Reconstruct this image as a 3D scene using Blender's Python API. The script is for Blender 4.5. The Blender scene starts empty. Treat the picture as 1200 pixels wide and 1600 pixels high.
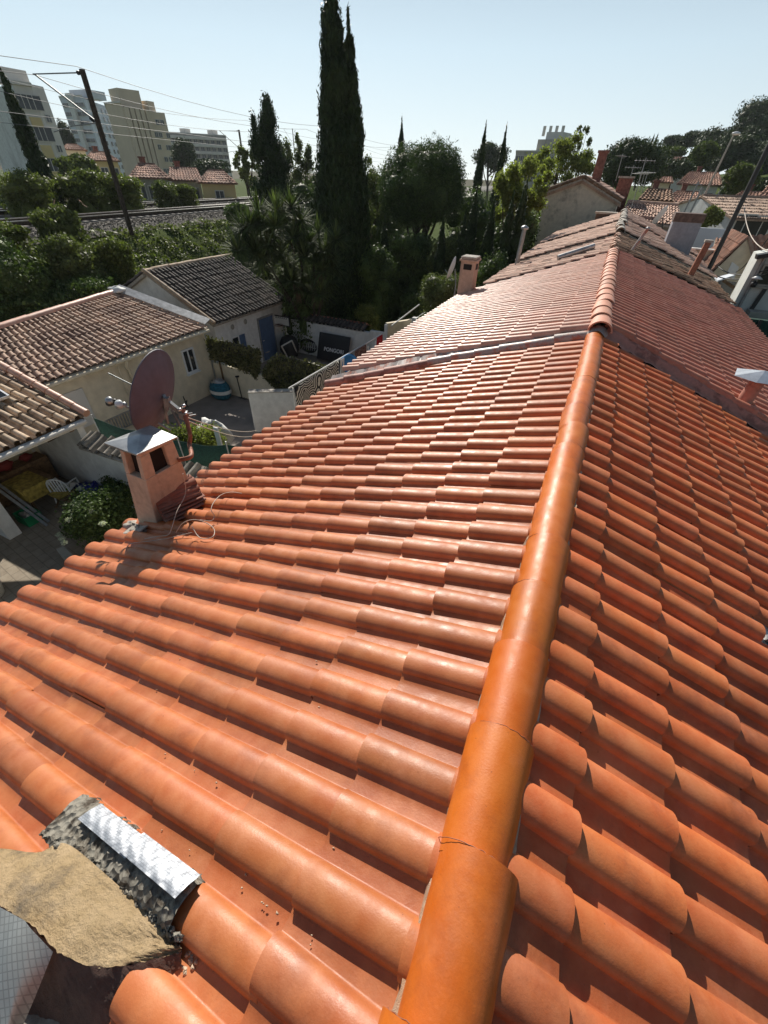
import bpy, math, random
import numpy as np
from mathutils import Vector, Matrix
R_ = math.radians
rng = np.random.default_rng(11)
random.seed(5)
S = bpy.context.scene
COL = S.collection
# ------------------------------------------------------------------ camera
EYE = np.array([0.0, 0.0, 7.4]); FPX = 633.57
yaw, pitch, roll = -0.4183, 0.6938, 0.0389
_F = np.array([math.sin(yaw)*math.cos(pitch), math.cos(yaw)*math.cos(pitch), -math.sin(pitch)])
_R = np.array([math.cos(yaw), -math.sin(yaw), 0.0]); _U = np.cross(_R, _F)
RR = _R*math.cos(roll)+_U*math.sin(roll); UU = -_R*math.sin(roll)+_U*math.cos(roll); FF = _F
cam = bpy.data.cameras.new('camera'); cam.sensor_fit = 'VERTICAL'; cam.sensor_height = 36
cam.lens = 36*FPX/1600; cam.clip_start = 0.05; cam.clip_end = 5000
co = bpy.data.objects.new('camera', cam); COL.objects.link(co); S.camera = co
co.matrix_world = Matrix(((RR[0], UU[0], -FF[0], EYE[0]), (RR[1], UU[1], -FF[1], EYE[1]), (RR[2], UU[2], -FF[2], EYE[2]), (0, 0, 0, 1)))
# ------------------------------------------------------------------ light
SUN_AZ, SUN_EL = R_(-35), R_(35)
world = bpy.data.worlds.new('World'); S.world = world; world.use_nodes = True
nt = world.node_tree; nt.nodes.clear()
sky = nt.nodes.new('ShaderNodeTexSky'); sky.sky_type = 'NISHITA'; sky.sun_disc = False
sky.sun_elevation = SUN_EL; sky.sun_rotation = SUN_AZ; sky.air_density = 1.0; sky.dust_density = 0.25; sky.ozone_density = 1.2
bg = nt.nodes.new('ShaderNodeBackground'); bg.inputs[1].default_value = 0.085
# the physical sky is evened out towards the pale milky blue of a hazy spring day
tcw = nt.nodes.new('ShaderNodeTexCoord'); sx = nt.nodes.new('ShaderNodeSeparateXYZ'); nt.links.new(tcw.outputs['Generated'], sx.inputs[0])
cr = nt.nodes.new('ShaderNodeValToRGB'); e = cr.color_ramp.elements; e.new(.5); e.new(.8)
for i, (p, c) in enumerate([(0.0, (8.3, 9.3, 9.6)), (.16, (6.4, 7.9, 8.8)), (.42, (1.9, 2.7, 3.7)), (1.0, (1.0, 1.5, 2.3))]): e[i].position = p; e[i].color = tuple(x/12 for x in c)+(1,)
nt.links.new(sx.outputs[2], cr.inputs[0])
dt = nt.nodes.new('ShaderNodeVectorMath'); dt.operation = 'DOT_PRODUCT'; dt.inputs[1].default_value = (math.sin(SUN_AZ), math.cos(SUN_AZ), 0); nt.links.new(tcw.outputs['Generated'], dt.inputs[0])
mrw = nt.nodes.new('ShaderNodeMapRange'); mrw.inputs[1].default_value = -1; mrw.inputs[2].default_value = 1; mrw.inputs[3].default_value = 5.5; mrw.inputs[4].default_value = 12.6; nt.links.new(dt.outputs['Value'], mrw.inputs[0])
sc_ = nt.nodes.new('ShaderNodeVectorMath'); sc_.operation = 'SCALE'; nt.links.new(cr.outputs[0], sc_.inputs[0]); nt.links.new(mrw.outputs[0], sc_.inputs['Scale'])
mw = nt.nodes.new('ShaderNodeMix'); mw.data_type = 'RGBA'; mw.inputs[0].default_value = .88; nt.links.new(sky.outputs[0], mw.inputs[6]); nt.links.new(sc_.outputs[0], mw.inputs[7])
wo = nt.nodes.new('ShaderNodeOutputWorld'); nt.links.new(mw.outputs[2], bg.inputs[0]); nt.links.new(bg.outputs[0], wo.inputs[0])
sl = bpy.data.lights.new('sun', 'SUN'); sl.energy = 5.0; sl.angle = R_(0.53); sl.color = (1.0, 0.94, 0.84)
so = bpy.data.objects.new('sun', sl); COL.objects.link(so)
sd = Vector((math.sin(SUN_AZ)*math.cos(SUN_EL), math.cos(SUN_AZ)*math.cos(SUN_EL), math.sin(SUN_EL)))
so.rotation_euler = sd.to_track_quat('Z', 'Y').to_euler(); so.location = (0, 0, 60)
S.view_settings.view_transform = 'Standard'; S.view_settings.look = 'None'
S.view_settings.exposure = 0.27; S.view_settings.gamma = 1.0
HAZE = .00016
S.cycles.max_bounces = 5; S.cycles.volume_bounces = 0; S.cycles.diffuse_bounces = 3; S.cycles.transparent_max_bounces = 8
# ------------------------------------------------------------------ rays from the eye (points on real planes)
def ray(u, v): return (u-600)/FPX*RR+(800-v)/FPX*UU+FF
def W(u, v, z):
    d = ray(u, v); return EYE+d*((z-EYE[2])/d[2])
def PX(u, v, x):
    d = ray(u, v); return EYE+d*(x/d[0])
def PY(u, v, y):
    d = ray(u, v); return EYE+d*(y/d[1])
def DD(u, v, D):
    d = ray(u, v); return EYE+d*(D/math.hypot(d[0], d[1]))
def pxm(p): return FPX/float((np.array(p)-EYE)@FF)
def pxv(p):
    q = np.array(p)-EYE; z = float(q@FF); return FPX*(UU[2]*z-float(q@UU)*FF[2])/z**2
# ------------------------------------------------------------------ mesh helpers
def npv(*a): return np.array(a, float)
class MB:
    def __init__(s): s.v = []; s.f = []; s.n = 0; s.m = []; s.smooth = []
    def add(s, v, f, m=0, sm=False):
        v = np.asarray(v, float).reshape(-1, 3); s.v.append(v)
        for q in f:
            s.f.append([i+s.n for i in q]); s.m.append(m); s.smooth.append(sm)
        s.n += len(v); return s
    def box(s, c, size, rz=0, m=0, tilt=None):
        x, y, z = [a/2 for a in size]
        v = np.array([[i, j, k] for k in (-z, z) for j in (-y, y) for i in (-x, x)])
        if tilt is not None: v = v@np.array(tilt).T
        cs, sn = math.cos(rz), math.sin(rz)
        v = np.stack([v[:, 0]*cs-v[:, 1]*sn, v[:, 0]*sn+v[:, 1]*cs, v[:, 2]], 1)+np.array(c)
        return s.add(v, [(0, 2, 3, 1), (4, 5, 7, 6), (0, 1, 5, 4), (2, 6, 7, 3), (0, 4, 6, 2), (1, 3, 7, 5)], m)
    def bx(s, x0, x1, y0, y1, z0, z1, m=0): return s.box(((x0+x1)/2, (y0+y1)/2, (z0+z1)/2), (abs(x1-x0), abs(y1-y0), abs(z1-z0)), 0, m)
    def bar(s, a, b, w, h=None, m=0):
        a = np.array(a, float); b = np.array(b, float); h = h or w
        d = b-a; L = np.linalg.norm(d); d /= L
        up = npv(0, 0, 1) if abs(d[2]) < .95 else npv(0, 1, 0)
        r = np.cross(d, up); r /= np.linalg.norm(r); u = np.cross(r, d)
        v = [p+r*i*w/2+u*j*h/2 for p in (a, b) for j in (-1, 1) for i in (-1, 1)]
        return s.add(v, [(0, 2, 3, 1), (4, 5, 7, 6), (0, 1, 5, 4), (2, 6, 7, 3), (0, 4, 6, 2), (1, 3, 7, 5)], m)
    def tube(s, pts, r, n=8, m=0, caps=True, sm=True):
        pts = [np.array(p, float) for p in pts]; k = len(pts)
        rs = [r]*k if np.isscalar(r) else list(r)
        v = []; prev = None
        for i, p in enumerate(pts):
            t = pts[min(i+1, k-1)]-pts[max(i-1, 0)]; t = t/(np.linalg.norm(t)+1e-9)
            if prev is None:
                a = npv(0, 0, 1) if abs(t[2]) < .9 else npv(1, 0, 0); x = np.cross(t, a)
            else: x = prev-t*(prev@t)
            x = x/(np.linalg.norm(x)+1e-9); prev = x; y = np.cross(t, x)
            for j in range(n):
                an = 2*math.pi*j/n; v.append(p+(x*math.cos(an)+y*math.sin(an))*rs[i])
        f = [(i*n+j, i*n+(j+1) % n, (i+1)*n+(j+1) % n, (i+1)*n+j) for i in range(k-1) for j in range(n)]
        s.add(v, f, m, sm)
        if caps: s.add(v[:n], [tuple(range(n))[::-1]], m); s.add(v[-n:], [tuple(range(n))], m)
        return s
    def lathe(s, c, prof, n=16, m=0, ax=None, sm=True, sx=1, sy=1):
        v = []
        for r, z in prof:
            for j in range(n):
                a = 2*math.pi*j/n; v.append((r*math.cos(a)*sx, r*math.sin(a)*sy, z))
        v = np.array(v)
        if ax is not None:
            q = Vector((0, 0, 1)).rotation_difference(Vector(ax)); M = np.array(q.to_matrix()); v = v@M.T
        k = len(prof)
        return s.add(v+np.array(c), [(i*n+j, i*n+(j+1) % n, (i+1)*n+(j+1) % n, (i+1)*n+j) for i in range(k-1) for j in range(n)], m, sm)
    def prism(s, poly, z0, z1, m=0, top=None):
        k = len(poly); zt = top if top is not None else [z1]*k
        v = [(p[0], p[1], z0) for p in poly]+[(p[0], p[1], zt[i]) for i, p in enumerate(poly)]
        return s.add(v, [tuple(range(k))[::-1], tuple(range(k, 2*k))]+[(i, (i+1) % k, k+(i+1) % k, k+i) for i in range(k)], m)
    def plate(s, poly, off, m=0):
        k = len(poly); P = [np.array(p, float) for p in poly]; Q = [p+np.array(off) for p in P]
        return s.add(P+Q, [tuple(range(k))[::-1], tuple(range(k, 2*k))]+[(i, (i+1) % k, k+(i+1) % k, k+i) for i in range(k)], m)
    def blob(s, c, r, m=0, amp=.15, seed=0, n=12):
        g = np.random.default_rng(seed); ph = g.random(6)*6.28
        v = []
        for i in range(n+1):
            th = math.pi*i/n
            for j in range(2*n):
                a = math.pi*j/n
                k = 1+amp*(math.sin(3*a+ph[0]+2*th)+math.sin(5*th+ph[1])*math.cos(2*a+ph[2])+.6*math.sin(7*a+ph[3])*math.sin(4*th+ph[4]))
                v.append((math.sin(th)*math.cos(a)*k*r[0], math.sin(th)*math.sin(a)*k*r[1], math.cos(th)*k*r[2]))
        N = 2*n
        return s.add(np.array(v)+np.array(c), [(i*N+j, (i+1)*N+j, (i+1)*N+(j+1) % N, i*N+(j+1) % N) for i in range(n) for j in range(N)], m, True)
def smooth_pts(P, k=6):
    out = []
    for i in range(len(P)-1):
        p0, p1, p2, p3 = P[max(i-1, 0)], P[i], P[i+1], P[min(i+2, len(P)-1)]
        for s_ in np.linspace(0, 1, k+1)[:-1]: out.append(.5*((2*p1)+(-p0+p2)*s_+(2*p0-5*p1+4*p2-p3)*s_**2+(-p0+3*p1-3*p2+p3)*s_**3))
    return out+[P[-1]]
def fast_mesh(name, V, Fq, nper, mats, loc=(0, 0, 0), smooth=None, rnd=None, mi=None):
    me = bpy.data.meshes.new(name); V = np.asarray(V, np.float32)-np.asarray(loc, np.float32)
    nf = len(Fq)//nper
    me.vertices.add(len(V)); me.vertices.foreach_set('co', V.ravel())
    me.loops.add(len(Fq)); me.loops.foreach_set('vertex_index', np.asarray(Fq, np.int32))
    me.polygons.add(nf); me.polygons.foreach_set('loop_start', np.arange(nf, dtype=np.int32)*nper)
    if mi is not None: me.polygons.foreach_set('material_index', np.asarray(mi, np.int32))
    if smooth is not None: me.polygons.foreach_set('use_smooth', np.asarray(smooth, bool))
    me.update(calc_edges=True)
    if rnd is not None:
        a = me.attributes.new('rnd', 'FLOAT', 'FACE'); a.data.foreach_set('value', np.asarray(rnd, np.float32))
    for m in mats: me.materials.append(m)
    return me
def put(name, me, parent=None, label=None):
    o = bpy.data.objects.new(name, me); COL.objects.link(o)
    if parent is not None: o.parent = parent
    if label: o['label'] = label
    return o
def root_of(o):
    while o.parent is not None: o = o.parent
    return o
def mesh_of(name, mb, mats, loc):
    me = bpy.data.meshes.new(name); V = np.concatenate(mb.v)-np.array(loc)
    me.from_pydata(V.tolist(), [], mb.f)
    me.polygons.foreach_set('material_index', mb.m); me.polygons.foreach_set('use_smooth', mb.smooth)
    if not isinstance(mats, (list, tuple)): mats = [mats]
    for m in mats: me.materials.append(m)
    me.update(); return me
def part(parent, name, mb, mats, label=None, bevel=0):
    r = root_of(parent); loc = r['_loc'] if '_loc' in r else (0, 0, 0)
    o = put(name, mesh_of(name, mb, mats, loc), parent, label)
    if bevel:
        b = o.modifiers.new('bevel', 'BEVEL'); b.width = bevel; b.segments = 2; b.limit_method = 'ANGLE'
    return o
def thing(name, label, cat, loc=(0, 0, 0), group=None):
    o = bpy.data.objects.new(name, None); COL.objects.link(o); o.location = loc
    o['label'] = label; o['category'] = cat; o['_loc'] = [float(a) for a in loc]
    if group: o['group'] = group
    return o
def solo(name, label, cat, mb, mats, loc=(0, 0, 0), group=None, bevel=0):
    o = put(name, mesh_of(name, mb, mats, loc)); o.location = loc; o['label'] = label; o['category'] = cat; o['_loc'] = [float(a) for a in loc]
    if group: o['group'] = group
    if bevel:
        b = o.modifiers.new('bevel', 'BEVEL'); b.width = bevel; b.segments = 2; b.limit_method = 'ANGLE'
    return o
def setting(name, mb, mats, kind='structure'):
    o = put(name, mesh_of(name, mb, mats, (0, 0, 0))); o['kind'] = kind; return o
# ------------------------------------------------------------------ materials
def mat(name):
    m = bpy.data.materials.new(name); m.use_nodes = True
    nt = m.node_tree; return m, nt, nt.nodes['Principled BSDF']
def lk(nt, a, b): nt.links.new(a, b)
def nd(nt, t, **k):
    n = nt.nodes.new(t)
    for a, b in k.items(): setattr(n, a, b)
    return n
def noise(nt, scale, detail=4, rough=.55, vec=None, stretch=None):
    n = nd(nt, 'ShaderNodeTexNoise'); n.inputs['Scale'].default_value = scale; n.inputs['Detail'].default_value = detail; n.inputs['Roughness'].default_value = rough
    tc = nd(nt, 'ShaderNodeTexCoord'); src = tc.outputs['Object']
    if stretch:
        mp = nd(nt, 'ShaderNodeMapping'); mp.inputs['Scale'].default_value = stretch; lk(nt, src, mp.inputs[0]); src = mp.outputs[0]
    lk(nt, src, n.inputs['Vector']); return n.outputs['Fac']
def ramp(nt, fac, stops):
    r = nd(nt, 'ShaderNodeValToRGB'); e = r.color_ramp.elements
    while len(e) < len(stops): e.new(.5)
    for i, (p, c) in enumerate(stops): e[i].position = p; e[i].color = (*c, 1) if len(c) == 3 else c
    lk(nt, fac, r.inputs[0]); return r.outputs[0]
def mixc(nt, fac, a, b, mode='MIX'):
    m = nd(nt, 'ShaderNodeMix', data_type='RGBA', blend_type=mode)
    for s, val in ((m.inputs[0], fac), (m.inputs[6], a), (m.inputs[7], b)):
        if hasattr(val, 'is_output') or isinstance(val, bpy.types.NodeSocket): lk(nt, val, s)
        elif isinstance(val, (int, float)): s.default_value = val
        else: s.default_value = (*val, 1)
    return m.outputs[2]
def bump(nt, b, h, strength=.3, dist=.01):
    n = nd(nt, 'ShaderNodeBump'); n.inputs['Strength'].default_value = strength; n.inputs['Distance'].default_value = dist
    lk(nt, h, n.inputs['Height']); lk(nt, n.outputs[0], b.inputs['Normal']); return n
def simple(name, col, rough=.7, metal=0, var=.12, sc=6, bs=.15, bd=.01, spec=.5):
    m, nt, b = mat(name)
    f = noise(nt, sc, 5)
    d = tuple(c*(1-var*1.6) for c in col); l = tuple(min(1, c*(1+var)) for c in col)
    lk(nt, ramp(nt, f, [(.3, d), (.7, l)]), b.inputs['Base Color'])
    b.inputs['Roughness'].default_value = rough; b.inputs['Metallic'].default_value = metal; b.inputs['Specular IOR Level'].default_value = spec
    if bs: bump(nt, b, noise(nt, sc*6, 4), bs, bd)
    return m
def stained(name, col, stain, rough=.85, sc=1.5, lo=.45, hi=.7, bs=.25, vert=True, coat=0):
    m, nt, b = mat(name)
    f = noise(nt, sc, 6, .65, stretch=(1, 1, .35) if vert else None)
    base = ramp(nt, noise(nt, sc*5, 5), [(.3, tuple(c*.86 for c in col)), (.7, tuple(min(1, c*1.08) for c in col))])
    k = ramp(nt, f, [(lo, (0, 0, 0)), (hi, (1, 1, 1))])
    lk(nt, mixc(nt, k, base, stain), b.inputs['Base Color']); b.inputs['Roughness'].default_value = rough
    bump(nt, b, noise(nt, sc*30, 4), bs, .006); return m
def tile_mat(name, c1, c2, dirt=(.09, .045, .03), dirtk=(.62, .80), rough=.5, spec=.5, var=.22, blotch=(.35, .75), bsc=9, dsc=3.0):
    m, nt, b = mat(name)
    at = nd(nt, 'ShaderNodeAttribute', attribute_name='rnd')
    base = mixc(nt, ramp(nt, noise(nt, bsc, 5, .6), [(blotch[0], (0, 0, 0)), (blotch[1], (1, 1, 1))]), c1, c2)
    hs = nd(nt, 'ShaderNodeHueSaturation')
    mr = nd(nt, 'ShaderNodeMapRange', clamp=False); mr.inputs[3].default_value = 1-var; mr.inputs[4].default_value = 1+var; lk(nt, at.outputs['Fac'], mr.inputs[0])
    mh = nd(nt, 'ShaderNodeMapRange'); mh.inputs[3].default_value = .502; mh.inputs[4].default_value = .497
    fr = nd(nt, 'ShaderNodeMath', operation='FRACT'); mu = nd(nt, 'ShaderNodeMath', operation='MULTIPLY'); mu.inputs[1].default_value = 7.3
    lk(nt, at.outputs['Fac'], mu.inputs[0]); lk(nt, mu.outputs[0], fr.inputs[0]); lk(nt, fr.outputs[0], mh.inputs[0])
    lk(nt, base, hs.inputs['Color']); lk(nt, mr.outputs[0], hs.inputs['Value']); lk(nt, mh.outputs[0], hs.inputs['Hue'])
    dk = ramp(nt, noise(nt, dsc, 9, .72), [(dirtk[0], (0, 0, 0)), (dirtk[1], (1, 1, 1))])
    c = mixc(nt, dk, hs.outputs[0], dirt)
    sp = ramp(nt, noise(nt, 90, 3, .6), [(.70, (0, 0, 0)), (.76, (.75, .75, .75))])
    c = mixc(nt, sp, c, tuple(x*.35 for x in c1))
    bl = ramp(nt, noise(nt, 4.2, 7, .68), [(.50, (0, 0, 0)), (.72, (.38, .38, .38))]); c = mixc(nt, bl, c, tuple(min(.8, x*1.12+.07) for x in c2))
    lk(nt, c, b.inputs['Base Color'])
    rr = ramp(nt, noise(nt, 14, 5), [(.3, (rough-.1,)*3), (.75, (min(1, rough+.15),)*3)]); lk(nt, rr, b.inputs['Roughness'])
    b.inputs['Specular IOR Level'].default_value = spec
    bump(nt, b, noise(nt, 120, 6, .65), .35, .0022); return m
def leaf_mat(name, c1, c2, trans=.3, sc=.8, rough=.55):
    m, nt, b = mat(name)
    geo = nd(nt, 'ShaderNodeNewGeometry')
    cl = ramp(nt, noise(nt, sc, 3), [(.3, c1), (.72, c2)])
    hs = nd(nt, 'ShaderNodeHueSaturation'); mr = nd(nt, 'ShaderNodeMapRange'); mr.inputs[3].default_value = .6; mr.inputs[4].default_value = 1.5
    lk(nt, geo.outputs['Random Per Island'], mr.inputs[0]); lk(nt, mr.outputs[0], hs.inputs['Value']); lk(nt, cl, hs.inputs['Color'])
    lk(nt, hs.outputs[0], b.inputs['Base Color']); b.inputs['Roughness'].default_value = rough; b.inputs['Specular IOR Level'].default_value = .18
    tr = nd(nt, 'ShaderNodeBsdfTranslucent'); mx = nd(nt, 'ShaderNodeMixShader'); mx.inputs[0].default_value = trans
    tc = mixc(nt, 1.0, hs.outputs[0], (1.0, 1.25, .55), 'MULTIPLY'); lk(nt, tc, tr.inputs[0])
    out = nt.nodes['Material Output']; lk(nt, b.outputs[0], mx.inputs[1]); lk(nt, tr.outputs[0], mx.inputs[2]); lk(nt, mx.outputs[0], out.inputs[0])
    return m
M = {}
M['tile'] = tile_mat('terracotta_tile', (.44, .120, .034), (.53, .185, .066), dirt=(.24, .065, .022), dirtk=(.50, .82), rough=.48, spec=.5, var=.16)
M['tile_r'] = tile_mat('terracotta_tile_grazing_light', (.49, .115, .032), (.57, .185, .066), dirt=(.20, .06, .03), dirtk=(.52, .80), rough=.55, spec=.4, var=.20)  # right-slope copy of the tile, its colour shifted for grazing light
M['cap'] = tile_mat('glazed_ridge', (.52, .115, .008), (.58, .155, .016), dirt=(.28, .06, .012), dirtk=(.5, .8), rough=.46, spec=.5, var=.10, bsc=7)
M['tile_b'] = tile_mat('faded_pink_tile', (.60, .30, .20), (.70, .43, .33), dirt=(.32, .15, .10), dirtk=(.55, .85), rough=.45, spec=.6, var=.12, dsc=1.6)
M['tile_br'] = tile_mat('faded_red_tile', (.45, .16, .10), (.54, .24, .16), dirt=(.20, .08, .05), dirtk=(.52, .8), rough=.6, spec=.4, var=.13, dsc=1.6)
M['cap_b'] = tile_mat('pink_ridge', (.55, .24, .15), (.62, .32, .22), dirt=(.12, .06, .04), dirtk=(.55, .75), rough=.6, var=.2)
M['tile_c'] = tile_mat('weathered_tile', (.56, .34, .25), (.66, .48, .38), dirt=(.26, .14, .10), dirtk=(.5, .8), rough=.8, spec=.3, var=.22, dsc=1.3)
M['tile_cr'] = tile_mat('mossy_old_tile', (.30, .16, .10), (.42, .29, .2), dirt=(.08, .06, .04), dirtk=(.45, .68), rough=.9, spec=.2, var=.4, dsc=1.6)
M['tile_d'] = tile_mat('buff_tile', (.42, .27, .19), (.56, .42, .32), dirt=(.16, .09, .07), dirtk=(.45, .7), rough=.75, spec=.3, var=.22, dsc=1.2)
M['tile_h'] = tile_mat('sandy_tile', (.46, .33, .22), (.60, .48, .36), dirt=(.2, .12, .08), dirtk=(.48, .7), rough=.8, spec=.3, var=.28, dsc=1.6)
M['tile_g'] = tile_mat('dark_shaded_tile', (.075, .058, .048), (.18, .145, .12), dirt=(.03, .026, .022), dirtk=(.42, .62), rough=.75, spec=.4, var=.4, dsc=1.8)  # dark stained tile; palm shade is put into its colour as well
M['tile_far'] = tile_mat('distant_tile', (.38, .19, .13), (.48, .30, .22), dirt=(.16, .10, .08), dirtk=(.45, .7), rough=.85, spec=.2, var=.3, dsc=.8)
M['mortar'] = stained('mortar', (.42, .38, .33), (.2, .17, .14), sc=9, vert=False, bs=.6)
M['flash'] = stained('oxidised_flashing', (.46, .21, .16), (.26, .11, .08), sc=5, lo=.5, hi=.6, vert=False, rough=.6)
M['alu_flash'] = stained('bare_flashing', (.42, .36, .33), (.45, .17, .11), sc=5, lo=.5, hi=.6, vert=False, rough=.4)
M['stucco_o'] = stained('peach_render', (.56, .45, .34), (.22, .14, .10), sc=4, lo=.5, hi=.72, bs=.5)
M['stucco_w'] = stained('white_render', (.74, .74, .72), (.40, .39, .36), sc=.9, lo=.5, hi=.8)
M['stucco_c'] = stained('cream_render', (.74, .65, .49), (.46, .38, .27), sc=.7, lo=.5, hi=.85)
M['stucco_g'] = stained('grey_render', (.40, .38, .33), (.22, .21, .18), sc=.8, lo=.45, hi=.7)
M['stucco_y'] = simple('yellow_render', (.68, .54, .28), .85, var=.08, sc=.5)
M['stucco_t'] = simple('tan_render', (.66, .55, .42), .9, var=.06, sc=.3)
M['stucco_p'] = simple('pale_render', (.68, .65, .60), .9, var=.08, sc=.4)
M['stucco_b'] = simple('bluish_render', (.62, .66, .72), .9, var=.06, sc=.4)
M['stucco_pk'] = stained('pink_render', (.45, .33, .26), (.24, .17, .13), sc=3)
M['gable'] = stained('blotched_gable_render', (.60, .54, .44), (.26, .24, .20), sc=1.1, lo=.52, hi=.66, vert=False)
M['bluegrey'] = stained('blue_grey_render', (.26, .27, .31), (.17, .17, .20), sc=2)
M['brick'] = simple('red_brick', (.20, .085, .065), .85, var=.3, sc=8)
M['alu'] = simple('aluminium', (.72, .72, .74), .38, .9, var=.12, sc=9, bs=.2)
M['zinc'] = simple('zinc_pipe', (.45, .45, .45), .45, .7, var=.2, sc=7)
M['galv'] = simple('galvanised_steel', (.30, .31, .31), .55, .6, var=.2, sc=10)
M['rustpipe'] = simple('rusty_pipe', (.32, .13, .08), .6, .2, var=.3, sc=14)
M['dark'] = simple('dark_plastic', (.02, .02, .022), .5, var=.2)
M['black'] = simple('black_void', (.006, .006, .006), .9, var=.1)
M['white'] = simple('white_plastic', (.75, .76, .76), .4, var=.05)
M['glass'] = simple('window_glass', (.025, .03, .035), .08, var=.1, sc=1, bs=0, spec=.8)
M['glassb'] = simple('window_glass_far', (.07, .08, .09), .25, var=.3, sc=.4, bs=0)
M['blue'] = simple('blue_shutter', (.09, .15, .27), .6, var=.12)
M['teal'] = simple('teal_fabric', (.02, .13, .20), .9, var=.3, sc=12)
M['bluep'] = simple('bright_blue_plastic', (.02, .22, .55), .5, var=.15)
M['tarp'] = simple('blue_tarpaulin', (.01, .02, .20), .55, var=.3, sc=5)
M['red'] = simple('red_towel', (.38, .01, .02), .9, var=.2)
M['green'] = simple('green_plastic', (.01, .22, .09), .5, var=.2)
M['net'] = simple('green_netting', (.012, .055, .04), .9, var=.35, sc=25, bs=.6)
M['court'] = simple('green_court', (.035, .10, .075), .8, var=.15, sc=1)
M['wood'] = simple('old_wood', (.20, .12, .06), .8, var=.3, sc=12)
M['yellowcloth'] = simple('yellow_tablecloth', (.42, .32, .07), .9, var=.4, sc=9)
M['cable'] = simple('white_cable', (.50, .42, .35), .6, var=.2, sc=12, bs=0)
M['wire'] = simple('black_wire', (.03, .03, .03), .6, bs=0)
M['wiref'] = simple('grey_wire', (.16, .17, .18), .6, bs=0)
M['rail'] = simple('polished_rail', (.62, .60, .58), .3, .9, var=.15)
M['sleeper'] = simple('concrete_sleeper', (.36, .33, .30), .9, var=.2)
M['ballast'] = simple('ballast', (.21, .19, .165), .95, var=.5, sc=9, bs=1.0, bd=.08)
M['earth'] = stained('earth', (.10, .085, .05), (.045, .06, .022), sc=.15, vert=False, rough=1.0); M['earth'].node_tree.nodes['Principled BSDF'].inputs['Specular IOR Level'].default_value = .05
M['slope'] = stained('grassy_slope', (.075, .10, .03), (.05, .07, .02), sc=.5, vert=False, rough=1.0); M['slope'].node_tree.nodes['Principled BSDF'].inputs['Specular IOR Level'].default_value = .03
M['asphalt'] = simple('asphalt', (.06, .06, .062), .9, var=.2, sc=3)
M['slab'] = simple('grey_courtyard_floor', (.27, .23, .20), .85, var=.18, sc=1.2)
M['bark'] = simple('bark', (.07, .05, .035), .95, var=.35, sc=9, bs=.8)
M['thatch'] = simple('dead_leaves', (.13, .095, .05), .9, var=.4, sc=9)
M['dish'] = stained('mauve_dish_paint', (.105, .10, .135), (.085, .072, .09), sc=3, rough=.55, vert=False, bs=.1)
M['solar'] = simple('solar_panel', (.012, .013, .018), .2, var=.1, sc=2, bs=0)
M['treebark'] = M['bark']
L_ = {}
L_['cypress'] = leaf_mat('cypress_foliage', (0.0248, 0.0413, 0.0175), (0.0536, 0.0788, 0.0287), .10, 1.2)
L_['pine'] = leaf_mat('pine_foliage', (0.0388, 0.0626, 0.0233), (0.097, 0.137, 0.0466), .15, .9)
L_['dark'] = leaf_mat('dark_shrub_foliage', (0.0508, 0.0798, 0.0286), (0.127, 0.168, 0.0536), .2, 1.0)
L_['mid'] = leaf_mat('green_foliage', (0.079, 0.0983, 0.0353), (0.1767, 0.189, 0.0723), .28, .7)
L_['light'] = leaf_mat('bright_spring_foliage', (.16, .17, .05), (.26, .26, .09), .55, .6)
L_['ivy'] = leaf_mat('ivy_leaves', (.10, .125, .034), (.19, .20, .065), .3, .9)
L_['yucca'] = leaf_mat('yucca_leaves', (0.0536, 0.078, 0.0331), (0.1287, 0.156, 0.058), .2, .8, .75)
L_['camo'] = leaf_mat('camouflage_leaves', (0.065, 0.0715, 0.026), (0.221, 0.195, 0.091), .2, 3)
L_['hill'] = leaf_mat('hill_pine_foliage', (0.0271, 0.0431, 0.0183), (0.0711, 0.0955, 0.0367), .1, .25)
L_['hill2'] = leaf_mat('hill_green_foliage', (.06, .085, .022), (.12, .14, .04), .25, .25)
L_['white'] = leaf_mat('white_petals', (.5, .5, .45), (.7, .7, .62), .3, 3)
# stone paving
m, nt, b = mat('sandstone_paving')
tc = nd(nt, 'ShaderNodeTexCoord'); mp = nd(nt, 'ShaderNodeMapping'); mp.inputs['Rotation'].default_value = (0, 0, R_(8)); lk(nt, tc.outputs['Object'], mp.inputs[0])
br = nd(nt, 'ShaderNodeTexBrick'); lk(nt, mp.outputs[0], br.inputs['Vector']); br.inputs['Scale'].default_value = 1.0
br.inputs['Brick Width'].default_value = .30; br.inputs['Row Height'].default_value = .2; br.inputs['Mortar Size'].default_value = .01
br.inputs['Color1'].default_value = (.34, .28, .21, 1); br.inputs['Color2'].default_value = (.26, .21, .16, 1); br.inputs['Mortar'].default_value = (.13, .10, .075, 1)
lk(nt, mixc(nt, .5, br.outputs[0], ramp(nt, noise(nt, 6, 5), [(.3, (.22, .18, .13)), (.7, (.36, .31, .24))])), b.inputs['Base Color']); b.inputs['Roughness'].default_value = .85
bump(nt, b, br.outputs['Fac'], -.4, .01); M['paving'] = m
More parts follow.
